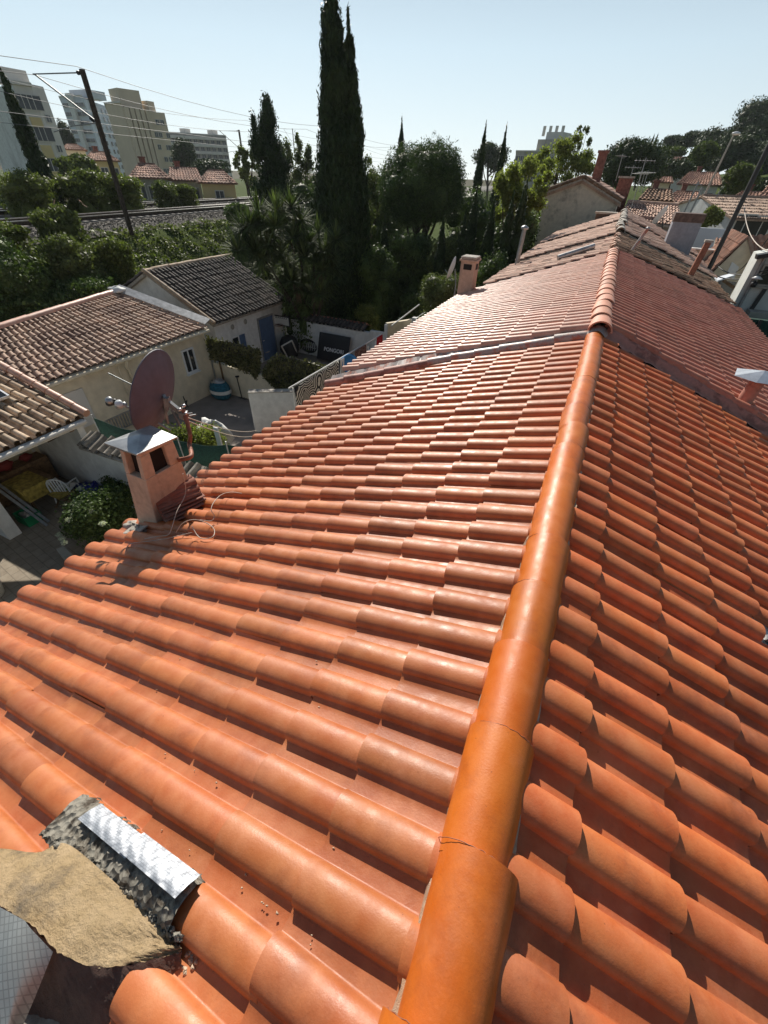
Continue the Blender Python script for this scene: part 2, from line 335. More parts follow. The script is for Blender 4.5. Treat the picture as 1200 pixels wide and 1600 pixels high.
# sandy mortar block top with dark weathered patches
m, nt, b = mat('rough_sand_mortar')
c = ramp(nt, noise(nt, 9, 8, .65), [(.28, (.24, .18, .11)), (.42, (.52, .37, .20)), (.72, (.68, .50, .30))])
lk(nt, mixc(nt, ramp(nt, noise(nt, 3.5, 6, .7), [(.52, (0, 0, 0)), (.68, (.8, .8, .8))]), c, (.16, .14, .115)), b.inputs['Base Color']); b.inputs['Roughness'].default_value = .95
bump(nt, b, noise(nt, 55, 9, .75), 1.0, .02); M['sand'] = m
m, nt, b = mat('dark_brown_render')  # darker brown for the side faces of the masonry stub
c = ramp(nt, noise(nt, 8, 7, .65), [(.3, (.12, .07, .055)), (.7, (.27, .16, .12))])
lk(nt, c, b.inputs['Base Color']); b.inputs['Roughness'].default_value = .95
bump(nt, b, noise(nt, 50, 8, .75), 1.0, .015); M['stub_side'] = m
m, nt, b = mat('rubble_mortar')
vo = nd(nt, 'ShaderNodeTexVoronoi'); vo.inputs['Scale'].default_value = 38; tc = nd(nt, 'ShaderNodeTexCoord'); lk(nt, tc.outputs['Object'], vo.inputs['Vector'])
c = mixc(nt, ramp(nt, noise(nt, 14, 6, .7), [(.45, (0, 0, 0)), (.6, (1, 1, 1))]), (.26, .24, .20), (.07, .055, .04))
lk(nt, c, b.inputs['Base Color']); b.inputs['Roughness'].default_value = .95
bump(nt, b, vo.outputs['Distance'], 1.0, .02); M['rubble'] = m
# embossed aluminium flashing tape
def tape_mat(name, scale, rot=0, col=(.62, .64, .68)):
    m, nt, b = mat(name)
    tc = nd(nt, 'ShaderNodeTexCoord'); mp = nd(nt, 'ShaderNodeMapping'); mp.inputs['Scale'].default_value = (scale*.7, scale, scale); mp.inputs['Rotation'].default_value = (0, 0, rot)
    lk(nt, tc.outputs['Object'], mp.inputs[0])
    br = nd(nt, 'ShaderNodeTexBrick'); lk(nt, mp.outputs[0], br.inputs['Vector']); br.inputs['Scale'].default_value = 1; br.inputs['Mortar Size'].default_value = .07
    br.inputs['Brick Width'].default_value = .9; br.inputs['Row Height'].default_value = .6; br.offset = 0.0 if rot else .5
    br.inputs['Color1'].default_value = (*col, 1); br.inputs['Color2'].default_value = tuple(c*.88 for c in col)+(1,); br.inputs['Mortar'].default_value = tuple(c*.68 for c in col)+(1,)
    lk(nt, br.outputs[0], b.inputs['Base Color']); b.inputs['Metallic'].default_value = .7; b.inputs['Roughness'].default_value = .5
    mm = nd(nt, 'ShaderNodeMath', operation='ADD'); lk(nt, br.outputs['Fac'], mm.inputs[0]); lk(nt, noise(nt, 60, 5), mm.inputs[1])
    bump(nt, b, mm.outputs[0], -1.0, .006); return m
M['tape'] = tape_mat('embossed_aluminium_tape', 90, col=(.46, .48, .52))
M['tape2'] = tape_mat('aluminium_diamond_tape', 62, R_(45), (.52, .53, .50))
# black and white printed cloth
m, nt, b = mat('black_white_print_cloth')
tc = nd(nt, 'ShaderNodeTexCoord'); vo = nd(nt, 'ShaderNodeTexVoronoi'); vo.inputs['Scale'].default_value = 1.7; lk(nt, tc.outputs['Object'], vo.inputs['Vector'])
wv = nd(nt, 'ShaderNodeMath', operation='SINE'); mu = nd(nt, 'ShaderNodeMath', operation='MULTIPLY'); mu.inputs[1].default_value = 55; lk(nt, vo.outputs['Distance'], mu.inputs[0]); lk(nt, mu.outputs[0], wv.inputs[0])
ad = nd(nt, 'ShaderNodeMath', operation='ADD'); lk(nt, wv.outputs[0], ad.inputs[0]); lk(nt, noise(nt, 22, 3), ad.inputs[1])
lk(nt, ramp(nt, ad.outputs[0], [(.62, (.015, .015, .015)), (.7, (.62, .60, .52))]), b.inputs['Base Color']); b.inputs['Roughness'].default_value = .9; M['print'] = m
m, nt, b = mat('brown_patterned_cloth')
lk(nt, ramp(nt, noise(nt, 26, 2), [(.45, (.05, .02, .02)), (.55, (.22, .13, .11))]), b.inputs['Base Color']); b.inputs['Roughness'].default_value = .9; M['printb'] = m

# ------------------------------------------------------------------ tiled roofs
def tile_field(name, parent, quad, rows, courses, mats, bw=.64, bh=.27, K=11, ns=3, th=.022, jit=.004, skip=None, lift=0.0, seed=1, grow=.05, tint=(0., 1.), up=0.09):
    """quad: ridge_a, ridge_b (i runs a->b), eave_a, eave_b. One mesh holding the tiles of a slope."""
    A, B, C_, D_ = [np.array(q, float) for q in quad]
    g = np.random.default_rng(seed)
    n = np.cross(B-A, C_-A); n /= np.linalg.norm(n); n = n if n[2] > 0 else -n
    w = np.linalg.norm(B-A)/rows
    ii, jj = np.meshgrid(np.arange(rows), np.arange(courses), indexing='ij'); ii = ii.ravel(); jj = jj.ravel()
    if skip is not None:
        k = np.array([not skip(i, j) for i, j in zip(ii, jj)]); ii = ii[k]; jj = jj[k]
    N = len(ii)
    kb = K; t = np.linspace(0, 1, kb)
    prof = [(bw*(.5-.5*math.cos(math.pi*x)), bh*w*math.sin(math.pi*x)**.78) for x in t]+[(bw+.03, .0), (bw+(1-bw)*.5, -.004*w/.2), (1.0, .002), (1.05, .012*w/.2)]
    prof = [(-.015, -.0)]+prof[0:]
    P = np.array(prof); Kp = len(P)
    ss = np.concatenate([[-up], np.linspace(.25, 1, ns)]) if ns > 1 else np.array([-up, 1.])
    rings = []
    for s_ in ss:
        gsc = 1+grow*(s_-.5); c = bw/2
        y = c+(P[:, 0]-c)*np.where(P[:, 0] <= bw+.01, gsc, 1); h = P[:, 1]*gsc+th*max(s_, -.02)
        rings.append(np.stack([y, np.full(Kp, s_), h], 1))
    last = rings[-1].copy(); r2 = last.copy(); r3 = last.copy(); r3[:, 2] -= np.minimum(th, .03)+.004; r3[:, 1] -= .004
    T = np.concatenate(rings+[r2, r3]); nr = len(ss)
    F = []
    for a in range(nr-1):
        for k in range(Kp-1): F.append((a*Kp+k, (a+1)*Kp+k, (a+1)*Kp+k+1, a*Kp+k+1))
    o = nr*Kp; sm = [True]*len(F)
    for k in range(Kp-1): F.append((o+k, o+Kp+k, o+Kp+k+1, o+k+1)); sm.append(False)
    F = np.array(F); nT = len(T)
    U = ii[:, None]+T[None, :, 0]+g.normal(0, jit/w, N)[:, None]+g.normal(0, jit*.5/w, N)[:, None]*T[None, :, 1]
    V = jj[:, None]+T[None, :, 1]+g.normal(0, jit*1.2/.36, N)[:, None]
    Hh = T[None, :, 2]+g.normal(0, jit*.5, N)[:, None]+lift+g.normal(0, jit*.6, N)[:, None]*T[None, :, 1]
    u = (U/rows)[..., None]; v = (V/courses)[..., None]
    X = (A*(1-u)+B*u)*(1-v)+(C_*(1-u)+D_*u)*v+n*Hh[..., None]
    X = X.reshape(-1, 3)
    Fa = (F[None]+(np.arange(N)*nT)[:, None, None]).reshape(-1)
    off = np.array([(-.30 if (q % (Kp-1)) > Kp-6 else 0.) if q < len(F)-(Kp-1) else -1.1 for q in range(len(F))])  # crevice shade and grime put into end-strip colour; pan channels darker with grime
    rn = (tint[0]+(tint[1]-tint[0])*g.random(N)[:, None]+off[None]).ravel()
    loc = root_of(parent)['_loc'] if parent is not None else (0, 0, 0)
    nrm = n
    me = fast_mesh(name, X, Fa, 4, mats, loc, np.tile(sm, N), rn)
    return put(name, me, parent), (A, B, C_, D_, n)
def slab_under(parent, quad, th=.12, m='mortar', name='roof_deck', drop=.03):
    A, B, C_, D_ = [np.array(q, float) for q in quad]; n = np.cross(B-A, C_-A); n /= np.linalg.norm(n); n = n if n[2] > 0 else -n
    mb = MB(); mb.plate([p-n*drop for p in (A, B, D_, C_)], -n*th); return part(parent, name, mb, M[m])
def ridge_caps(parent, a, b, r, L, mats, near_over=False, grow=.07, h=1.0, seed=3, name='ridge_cap_row', arc=math.pi, jit=.0045, smooth=True):
    a = np.array(a, float); b = np.array(b, float); d = b-a; T = np.linalg.norm(d); d /= T; n = max(1, round(T/L)); L = T/n
    x = np.cross(d, npv(0, 0, 1)); x /= np.linalg.norm(x); z = np.cross(x, d)
    g = np.random.default_rng(seed); V = []; F = []; sm = []; rn = []; K = 15; o = 0
    for i in range(n):
        p = a+d*L*i; off = x*g.normal(0, jit)+z*g.normal(0, jit); q = g.random()
        stn = [(0., 0.), (.5, .5), (1.08, 1.)] if not near_over else [(-.08, 1.), (.5, .5), (1., 0.)]
        ring = []
        for s_, gr in stn:
            rr = r*(1-grow/2+grow*gr)
            for k in range(K):
                an = math.pi/2-arc/2+arc*k/(K-1)
                ring.append(p+off+d*L*s_+x*math.cos(an)*rr+z*(math.sin(an)*rr*h))
        e = 0 if near_over else 2
        end = ring[e*K:(e+1)*K]
        inner = [v-(v-(p+off+d*L*stn[e][0]))*.13 for v in end]
        ring = ring+list(end)+inner
        f = [(s1*K+k, s1*K+k+1, (s1+1)*K+k+1, (s1+1)*K+k) for s1 in range(2) for k in range(K-1)]
        sm += [smooth]*len(f)
        f2 = [(3*K+k, 3*K+k+1, 4*K+k+1, 4*K+k) for k in range(K-1)]; sm += [False]*len(f2)
        F += [[y+o for y in q_] for q_ in f+f2]; rn += [q]*(len(f)+len(f2)); V += ring; o += len(ring)
    loc = root_of(parent)['_loc']
    return put(name, fast_mesh(name, V, np.array(F).ravel(), 4, mats, loc, sm, rn), parent)

# ================================================================== GROUND AND TERRAIN
g = MB(); g.add([(-1800, -300, -.02), (1800, -300, -.02), (1800, 3000, -.02), (-1800, 3000, -.02)], [(0, 1, 2, 3)]); setting('ground', g, M['earth'])
# ================================================================== THE NEAR TERRACE ROOF
sL, wL, LT = .3285, .203, .36
tL = math.tan(sL)
def zl(x): return 7.4-1.6081+(x-.0728)*tL
sRt = .3697; tR = math.tan(sRt)
def zr(x): return 7.4-1.6244-(x-.4279)*tR
ya, yb = .2728-7*wL, .2728+29*wL
yar, ybr = .319-7*.2015, .319+29*.2015
t = thing('terraced_house', 'near terraced house under bright new orange roof tiles with a glossy orange ridge', 'house', (0, 2.5, 0))
HOUSE_A = t
def mk_quad(x0, x1, y0, y1, zf, dz=0): return [(x0, y0, zf(x0)+dz), (x0, y1, zf(x0)+dz), (x1, y0, zf(x1)+dz), (x1, y1, zf(x1)+dz)]
xe = .0728-11*LT*math.cos(sL); xer = .4279+11*LT*math.cos(sRt)
def skL(i, j):
    r = i-7; d = .0728-j*LT*math.cos(sL)
    if r == -2 and j in (1, 2, 3): return False if j != 2 else True
    return r <= -3 and d < -.42 and d > -1.9
skipA = lambda i, j: (i-7) <= -3 and j == 2
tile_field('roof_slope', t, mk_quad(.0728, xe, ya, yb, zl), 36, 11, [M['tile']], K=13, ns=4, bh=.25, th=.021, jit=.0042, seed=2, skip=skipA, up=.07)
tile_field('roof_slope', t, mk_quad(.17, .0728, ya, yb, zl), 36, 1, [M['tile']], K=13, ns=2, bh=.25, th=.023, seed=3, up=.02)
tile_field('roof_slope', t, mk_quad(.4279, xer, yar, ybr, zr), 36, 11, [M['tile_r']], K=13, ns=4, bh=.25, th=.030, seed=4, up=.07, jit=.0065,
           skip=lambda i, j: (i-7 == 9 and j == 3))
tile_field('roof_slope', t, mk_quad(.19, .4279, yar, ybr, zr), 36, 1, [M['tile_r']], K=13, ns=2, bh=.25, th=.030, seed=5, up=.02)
slab_under(t, mk_quad(.2, xe+.05, ya, yb, zl), drop=.012); slab_under(t, mk_quad(.2, xer-.05, yar, ybr, zr), drop=.012)
ridge_caps(t, (.168, -1.11, 7.4-1.552), (.168, 6.16, 7.4-1.552), .108, .362, [M['cap']], grow=.13, arc=math.pi*1.02)
g_ = np.random.default_rng(2)
for k in range(1, 20):
    yk = -1.11+7.27/20*k+.03; part(t, 'ridge_joint', MB().tube([(.168+.1115*math.cos(a), yk+g_.normal(0, .0015), 7.4-1.552+.1115*math.sin(a)) for a in np.linspace(.05, 3.09, 26)], .0013, 4), M['rustpipe'])
mb = MB()   # uneven mortar bed peeping out below the ridge
for sd_, xx in ((-1, .168-.105), (1, .168+.108)):
    g_ = np.random.default_rng(7+sd_); ys = np.arange(-1.1, 6.1, .035); v = []; f = []
    for i, y in enumerate(ys):
        o1 = g_.normal(0, .0035); zb = 7.4-1.60 if sd_ < 0 else 7.4-1.565
        v += [(xx-sd_*.03, y, zb+.05), (xx+sd_*(-.003+o1), y, zb+.045+g_.normal(0, .004)), (xx+sd_*(.001+o1*1.3), y, zb-.03)]
    for i in range(len(ys)-1): f += [(3*i, 3*i+3, 3*i+4, 3*i+1), (3*i+1, 3*i+4, 3*i+5, 3*i+2)]
    mb.add(v, f, 0, False)
part(t, 'mortar_bed', mb, stained('tan_bedding', (.42, .27, .17), (.50, .42, .33), sc=14, vert=False, bs=.6))
mb = MB(); mb.bx(xe+.25, xer-.25, ya+.1, yb, 0, zl(xe+.25)-.2); mb.prism([(xe+.25, yb-.2), (xer-.25, yb-.2), (xer-.25, yb), (xe+.25, yb)], 3.9, 4.0)
part(t, 'wall', mb, M['stucco_c'])
# step flashing between the two roofs: left is a row of caps, right a folded painted strip
zb_ = .13
def zlB(x): return zl(x)+zb_
def zrB(x): return zr(x)+zb_
# ---- second house of the terrace
t = thing('terraced_house', 'second terraced house up the row under faded pink roof tiles with a scalloped ridge', 'house', (0, 10, 0)); HOUSE_B = t
y1, y2 = 6.22, 14.25
qB = [(.0728, y1, zlB(.0728)), (.0728, y2, zlB(.0728)), (xe, y1, zlB(xe)), (xe, y2-.6, zlB(xe))]
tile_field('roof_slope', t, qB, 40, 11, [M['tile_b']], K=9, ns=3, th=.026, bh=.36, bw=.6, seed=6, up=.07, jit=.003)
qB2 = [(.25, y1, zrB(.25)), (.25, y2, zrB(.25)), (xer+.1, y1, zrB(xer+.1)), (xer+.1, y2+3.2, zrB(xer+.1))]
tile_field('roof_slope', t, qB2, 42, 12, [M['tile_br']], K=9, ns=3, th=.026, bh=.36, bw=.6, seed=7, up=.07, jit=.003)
slab_under(t, qB, .14); slab_under(t, qB2, .14)
ridge_caps(t, (.18, 6.12, 7.4-1.57+zb_), (.10, y2, 7.4-1.56+zb_), .138, .45, [M['cap_b']], near_over=True, grow=.13, h=.85, jit=.004)
mb = MB(); mb.bx(xe+.3, xer-.3, y1, y2-.3, 0, 4.2); part(t, 'wall', mb, M['stucco_pk'])
# flashing strips belong to the second house (they cap its lower verge)
mb = MB(); g_ = np.random.default_rng(3); n = 11
xs = np.linspace(.06, xe-.05, n+1)
def yfl(x): return 6.17+(x-.06)*.02+(.0 if x > -1.8 else (x+1.8)*.16)
for i in range(n):
    x0, x1 = xs[i], xs[i+1]-.03; r0, r1 = .074, .084
    a = npv(x0, yfl(x0), zl(x0)+.065); b = npv(x1, yfl(x1), zl(x1)+.07+g_.normal(0, .004))
    mb.tube([a, (a+b)/2, b], [r0, (r0+r1)/2, r1], 12, m=0 if i >= 6 or i == 9 else 1)
part(t, 'verge_cap_row', mb, [M['flash'], M['alu_flash']])
mb = MB(); v = []; f = []
xs = np.arange(.06, xe-.1, -.06)
for i, x in enumerate(xs):
    y = yfl(x); v += [(x, y-.09+g_.normal(0, .012), zl(x)+.045+g_.normal(0, .005)), (x, y-.05, zl(x)+.08), (x, y+.14+g_.normal(0, .02), zlB(x)+.055+g_.normal(0, .004))]
for i in range(len(xs)-1): f += [(3*i, 3*i+1, 3*i+4, 3*i+3), (3*i+1, 3*i+2, 3*i+5, 3*i+4)]
mb.add(v, f); part(t, 'flashing', mb, M['alu_flash'])
mb = MB(); v = []; f = []
xs = np.arange(.27, xer+.1, .05)
def yfr(x): return 6.2+.0*x
for i, x in enumerate(xs):
    k = g_.normal(0, .008, 6); w_ = .02*math.sin(x*9)
    v += [(x, yfr(x)-.15+w_+k[0], zr(x)+.062+k[1]), (x, yfr(x)-.06, zr(x)+.075+k[2]*.5), (x, yfr(x)-.03, zr(x)+.14+k[2]), (x, yfr(x)+.05, zr(x)+.17+k[3]*.7), (x, yfr(x)+.16+w_+k[4], zrB(x)+.055+k[5]*.4)]
for i in range(len(xs)-1): f += [(5*i+k, 5*i+5+k, 5*i+6+k, 5*i+1+k) for k in range(4)]
mb.add(v, f, 0, True); part(t, 'flashing', mb, M['flash'])
mb = MB()   # torn white flashing where the glossy ridge meets the pink one
v = []; f = []
for k in range(13):
    a = math.pi*k/12; r = .112; v += [(.17+r*math.cos(a), 6.03+.03*math.sin(5*a), 7.4-1.55+r*math.sin(a)), (.17+(r+.03)*math.cos(a), 6.17, 7.4-1.53+(r+.02)*math.sin(a))]
for k in range(12): f.append((2*k, 2*k+2, 2*k+3, 2*k+1))
mb.add(v, f); part(t, 'ridge_flashing', mb, M['alu_flash'])
# ---- third house: old patched roof
t = thing('terraced_house', 'third terraced house with an old brown patched tile roof beyond the pink roof', 'house', (0, 22, 0)); HOUSE_C = t
dC = .12
def zlC(x): return zlB(x)+dC*.6
def zrC(x): return zrB(x)+dC*.6
def stripC(y0, y1_, zo, seed, xl, ms='tile_c', rows=None, tilt=0, mr='tile_cr', jit=.018):
    n_ = rows or int((y1_-y0)/.2)
    qa = [(.1, y0, zlC(.1)+zo), (.1, y1_, zlC(.1)+zo), (xl, y0-.3, zlC(xl)+zo), (xl, y1_-.5, zlC(xl)+zo)]
    tile_field('roof_slope', t, qa, n_, 10, [M[ms]], K=7, ns=2, th=.03, bh=.2, bw=.6, seed=seed, jit=jit*.6, up=.07)
    qb = [(.1, y0, zrC(.1)+zo), (.1, y1_, zrC(.1)+zo), (4.0, y0+2.8, zrC(4.0)+zo), (4.0, y1_+2.6, zrC(4.0)+zo)]
    tile_field('roof_slope', t, qb, n_, 11, [M[mr]], K=7, ns=2, th=.03, bh=.2, bw=.6, seed=seed+9, jit=jit, up=.07)
    slab_under(t, qa, .25); slab_under(t, qb, .25)
stripC(14.3, 18.6, .0, 21, -3.2); stripC(18.6, 24.3, .12, 22, -3.1, mr='tile_c'); stripC(24.3, 30.6, .2, 23, -3.1, mr='tile_c')
ridge_caps(t, (.10, 14.2, 7.4-1.37), (.10, 18.6, 7.4-1.35), .10, .42, [M['tile_c']], near_over=True, grow=.2, jit=.015)
ridge_caps(t, (.10, 18.5, 7.4-1.22), (.12, 30.4, 7.4-1.14), .15, .8, [M['mortar']], near_over=True, grow=.05, jit=.02)
mb = MB(); mb.bx(-2.9, 3.8, 14, 30.5, 0, 4.3); part(t, 'wall', mb, M['stucco_pk'])

# ================================================================== THINGS ON THE NEAR ROOF
def loft_box(mb, cb, ct, a0, a1, b0, b1, t0, t1, m=0):
    """cb, ct: 4 base / 4 top corners (a along 0->1, b along 0->3); sub-box in (a,b,t)"""
    cb = [np.array(c, float) for c in cb]; ct = [np.array(c, float) for c in ct]
    def P(a, b, t):
        q = [cb[i]*(1-t)+ct[i]*t for i in range(4)]
        return (q[0]*(1-a)+q[1]*a)*(1-b)+(q[3]*(1-a)+q[2]*a)*b
    v = [P(a, b, t) for t in (t0, t1) for b in (b0, b1) for a in (a0, a1)]
    return mb.add(v, [(0, 2, 3, 1), (4, 5, 7, 6), (0, 1, 5, 4), (2, 6, 7, 3), (0, 4, 6, 2), (1, 3, 7, 5)], m)
cb = [(-3.50, 1.735, 4.45), (-3.215, 1.735, 4.45), (-3.215, 2.28, 4.45), (-3.50, 2.28, 4.45)]
ct = [(-3.335, 1.80, 5.53), (-3.085, 1.80, 5.53), (-3.05, 2.12, 5.53), (-3.32, 2.12, 5.53)]
mb = MB()
loft_box(mb, cb, ct, 0, 1, 0, 1, 0, .74)
loft_box(mb, cb, ct, 0, 1, 0, 1, .96, 1.0)
for a in ((0, .22), (.78, 1)):
    for b in ((0, .28), (.70, 1)): loft_box(mb, cb, ct, *a, *b, .74, .96)
ch = part(HOUSE_A, 'chimney', mb, M['stucco_o'], label='peach rendered chimney with two dark openings under a grey metal cap', bevel=.008)
mb = MB(); loft_box(mb, cb, ct, .16, .84, .16, .84, .70, .96); part(ch, 'flue', mb, M['black'])
mb = MB(); C4 = [(-3.45, 1.76), (-3.05, 1.755), (-2.99, 2.13), (-3.37, 2.17)]
v = [(x, y, 5.535) for x, y in C4]+[(x, y, 5.55) for x, y in C4]+[(-3.21, 1.95, 5.60)]
mb.add(v, [(3, 2, 1, 0), (0, 1, 5, 4), (1, 2, 6, 5), (2, 3, 7, 6), (3, 0, 4, 7), (4, 5, 8), (5, 6, 8), (6, 7, 8), (7, 4, 8)])
part(ch, 'chimney_cap', mb, M['zinc'])
mb = MB(); mb.blob((-3.50, 1.70, zl(-3.50)+.04), (.10, .06, .035), amp=.2, seed=4, n=10); mb.blob((-3.34, 1.66, zl(-3.34)+.03), (.09, .05, .03), amp=.25, seed=9, n=10)
mb.box((-3.36, 1.63, zl(-3.36)+.055), (.24, .12, .012), .1, tilt=((.94, 0, -.33), (0, 1, 0), (.33, 0, .94)))
part(ch, 'mortar_skirt', mb, M['mortar'])
# old masonry stub with aluminium flashing tape, lower left
g_ = np.random.default_rng(8)
def px_row(P, n):
    Q = [W(u, v, z) for u, v, z in P]; out = []; k = len(Q)-1
    sm = smooth_pts(Q, 8); t_ = np.linspace(0, len(sm)-1, n); sm = np.array(sm)
    return np.stack([np.interp(t_, np.arange(len(sm)), sm[:, c]) for c in range(3)], 1)
BK = px_row([(-130, 1345, 5.40), (-60, 1335, 5.42), (0, 1326, 5.44), (62, 1332, 5.46), (104, 1318, 5.49), (190, 1388, 5.57), (255, 1452, 5.615), (284, 1482, 5.62)], 76)
FR = px_row([(-130, 1370, 5.50), (-60, 1392, 5.52), (0, 1416, 5.55), (50, 1448, 5.585), (96, 1490, 5.61), (152, 1512, 5.63), (225, 1503, 5.635), (285, 1486, 5.625)], 76)
BT = px_row([(-130, 1760, 5.2), (-60, 1740, 5.22), (0, 1720, 5.28), (60, 1700, 5.34), (112, 1690, 5.40), (168, 1672, 5.46), (214, 1606, 5.52), (262, 1530, 5.55)], 76)
def sheet(A_, B_, n, fn):
    v = []; f = []; k = len(A_)
    for j in range(n):
        for i in range(k): v.append(fn(A_[i]*(1-j/(n-1))+B_[i]*j/(n-1), j/(n-1), i/(k-1)))
    for j in range(n-1):
        for i in range(k-1): f.append((j*k+i, (j+1)*k+i, (j+1)*k+i+1, j*k+i+1))
    return v, f
mb = MB(); v, f = sheet(FR, BT, 26, lambda p, a, b: p+npv(g_.normal(0, .0015), g_.normal(0, .0015), g_.normal(0, .0015))+npv(.02, -.015, 0)*math.sin(math.pi*a)*(1+.6*math.sin(9*b))); mb.add(v, f, 0, True)
mb.prism([tuple(BK[i][:2]) for i in range(0, 76, 5)]+[tuple(FR[i][:2]*.97+BK[i][:2]*.03) for i in range(75, -1, -5)], 5.0, 5.2, 0)
rb = part(HOUSE_A, 'masonry_stub', mb, [M['stub_side']], label='old stub of masonry with a rough sandy mortar top')
mb = MB(); v, f = sheet(BK, FR, 34, lambda p, a, b: p+npv(0, 0, .012*math.sin(math.pi*a)*(1+.5*math.sin(11*b+2))+g_.normal(0, .0016)+.004*math.sin(31*b+9*a))+npv(0, g_.normal(0, .0014)*(a > .98), 0)); mb.add(v, f, 0, True)
part(rb, 'mortar_top', mb, M['sand'])
# cement fillet with rubble between the stub and the tiles
mb = MB(); v = []; f = []; n = 46
for i in range(n):
    x = -1.29+(.70)*i/(n-1); z0 = zl(x)
    q = [(-.155, 5.60), (-.135, max(5.60, z0+.08)), (-.118, max(5.61, z0+.115)), (-.075, max(5.60, z0+.128)), (-.03, z0+.09), (-.0, z0+.01)]
    if i < 8: q = [(a, z0+.10 if k in (1, 2, 3) else (z0+.06 if k == 4 else b)) for k, (a, b) in enumerate(q)]; q[0] = (-.16, z0+.02)
    q = [(-.175, 5.6-.2*(-.53-x)/.97), (-.15, 5.61-.2*(-.53-x)/.97), (-.130, max(z0+.088, 5.60-.2*(-.53-x)/.97)), (-.09, z0+.112), (-.06, z0+.112), (-.02, z0+.085), (.0, z0+.0)]
    for k, (y, z) in enumerate(q): v.append((x, y+g_.normal(0, .004), z+g_.normal(0, .003)))
for i in range(n-1): f += [(i*7+k, i*7+k+1, i*7+8+k, i*7+7+k) for k in range(6)]
mb.add(v, f, 0, True); e0 = [v[k] for k in range(7)]; mb.add(e0, [tuple(range(7))]); 
for k in range(420):
    x = -1.28+.74*g_.random(); s_ = g_.random(); r = .003+.009*g_.random()**2
    yy = -.125-.045*g_.random(); zs = 5.612-.2*(-.53-x)/.97; mb.blob((x, yy, zs+(zl(x)+.085-zs)*np.clip((yy+.17)/.045, 0, 1)*.9), (r*1.4, r, r*.8), seed=k, n=4, amp=.25)
part(rb, 'rubble_fillet', mb, M['rubble'])
mb = MB()
def tape_piece(x0, x1, ylo, yhi, lift):
    v = []; f = []; n = 40; K = 12
    for i in range(n):
        x = x0+(x1-x0)*i/(n-1)
        for k in range(K):
            q = k/(K-1); y = ylo+(yhi-ylo)*q
            z = zl(x)+.078+lift+.034*math.sin(math.pi*min(1, max(0, (y+.15)/.16)))+.0010*math.sin(x*90+k)+g_.normal(0, .0012)
            v.append((x+.02*(q-.5), y, z))
    for i in range(n-1): f += [(i*K+k, i*K+k+1, (i+1)*K+k+1, (i+1)*K+k) for k in range(K-1)]
    mb.add(v, f, 0, True)
tape_piece(-1.17, -.86, -.078, -.008, .016); tape_piece(-.90, -.60, -.074, .0, .022)
part(rb, 'flashing_tape', mb, M['tape'])
mb = MB(); v = []; f = []; K = 9
TA = [(-70, 1385), (-5, 1413), (45, 1440), (74, 1486)]; TB = [(-70, 1660), (-25, 1660), (0, 1650), (18, 1620)]
for i, q in enumerate(np.linspace(0, 3, 25)):
    k0 = min(2, int(q)); fr = q-k0; ua = [TA[k0][m_]*(1-fr)+TA[k0+1][m_]*fr for m_ in (0, 1)]; ub = [TB[k0][m_]*(1-fr)+TB[k0+1][m_]*fr for m_ in (0, 1)]
    A_ = W(ua[0], ua[1], 5.655); B_ = W(ub[0], ub[1], 5.60)
    for k in range(K): r_ = k/(K-1); p = A_*(1-r_)+B_*r_; v.append((p[0], p[1], p[2]+.03*math.sin(math.pi*q/3)*(.4+.6*math.sin(math.pi*min(1, r_+.2)))-.05*max(0, q-2.3)+.002*math.sin(7*q+5*r_)))
for i in range(24): f += [(i*K+k, i*K+k+1, (i+1)*K+k+1, (i+1)*K+k) for k in range(K-1)]
mb.add(v, f, 0, True); part(rb, 'flashing_tape', mb, M['tape2'], label='dull silver tape with a diamond pattern')
# crumbs of mortar lying on the tiles
mb = MB()
for k in range(34):
    if k < 18: u_, v_ = g_.uniform(60, 420), g_.uniform(1180, 1590)
    else: u_, v_ = g_.uniform(40, 700), g_.uniform(900, 1590)
    d = ray(u_, v_); nn = npv(-math.sin(sL), 0, math.cos(sL)); tt = (nn@npv(.0728, 0, -1.6081+.006))/(nn@d); p = EYE+d*tt
    ph = ((p[1]-.2728)/wL) % 1
    if ph < .66: p = p+npv(0, (.82-ph)*wL, 0)
    r = g_.uniform(.002, .0042); mb.blob(p+npv(0, 0, .012), (r*1.6, r, r*.8), seed=k, n=3, amp=.3)
for k in range(14):
    r = g_.uniform(.003, .007); x = -.50+g_.normal(0, .012); mb.blob((x, -.16+g_.normal(0, .012), zl(x)+.012), (r, r, r*.8), seed=k, n=4, amp=.3)
o = setting('mortar_crumbs', mb, simple('mortar_crumb', (.55, .42, .30), .9), 'stuff')
# ---- satellite dish
t = thing('satellite_dish', 'large mauve satellite dish seen from behind, clamped beside the peach chimney', 'satellite dish', (-3.12, 2.2, 5.1))
c = DD(247, 615, 4.35); az = R_(-111); el = R_(14)
nrm = npv(math.sin(az)*math.cos(el), math.cos(az)*math.cos(el), math.sin(el))
Rr = .385; prof = []
for k in range(13): r = Rr*k/12; prof.append((r, .085*(r/Rr)**2))
prof += [(Rr+.012, .085), (Rr+.014, .094), (Rr, .096)]
prof += [(Rr*k/12*.985, .085*(k/12)**2+.008) for k in range(12, -1, -1)]
mb = MB(); mb.lathe(c-nrm*.05, prof, 40, ax=nrm, sx=1.0, sy=1.06); part(t, 'reflector', mb, M['dish'], bevel=0)
br_ = c-nrm*.055; pj = DD(287, 648, 4.2); foot = npv(-3.08, 2.13, 5.28)
mb = MB()
pts = [foot, npv(-2.985, 2.20, 5.31), DD(296, 695, 4.02), DD(297, 680, 4.05), DD(291, 655, 4.15), DD(286, 640, 4.2)]
fine = []
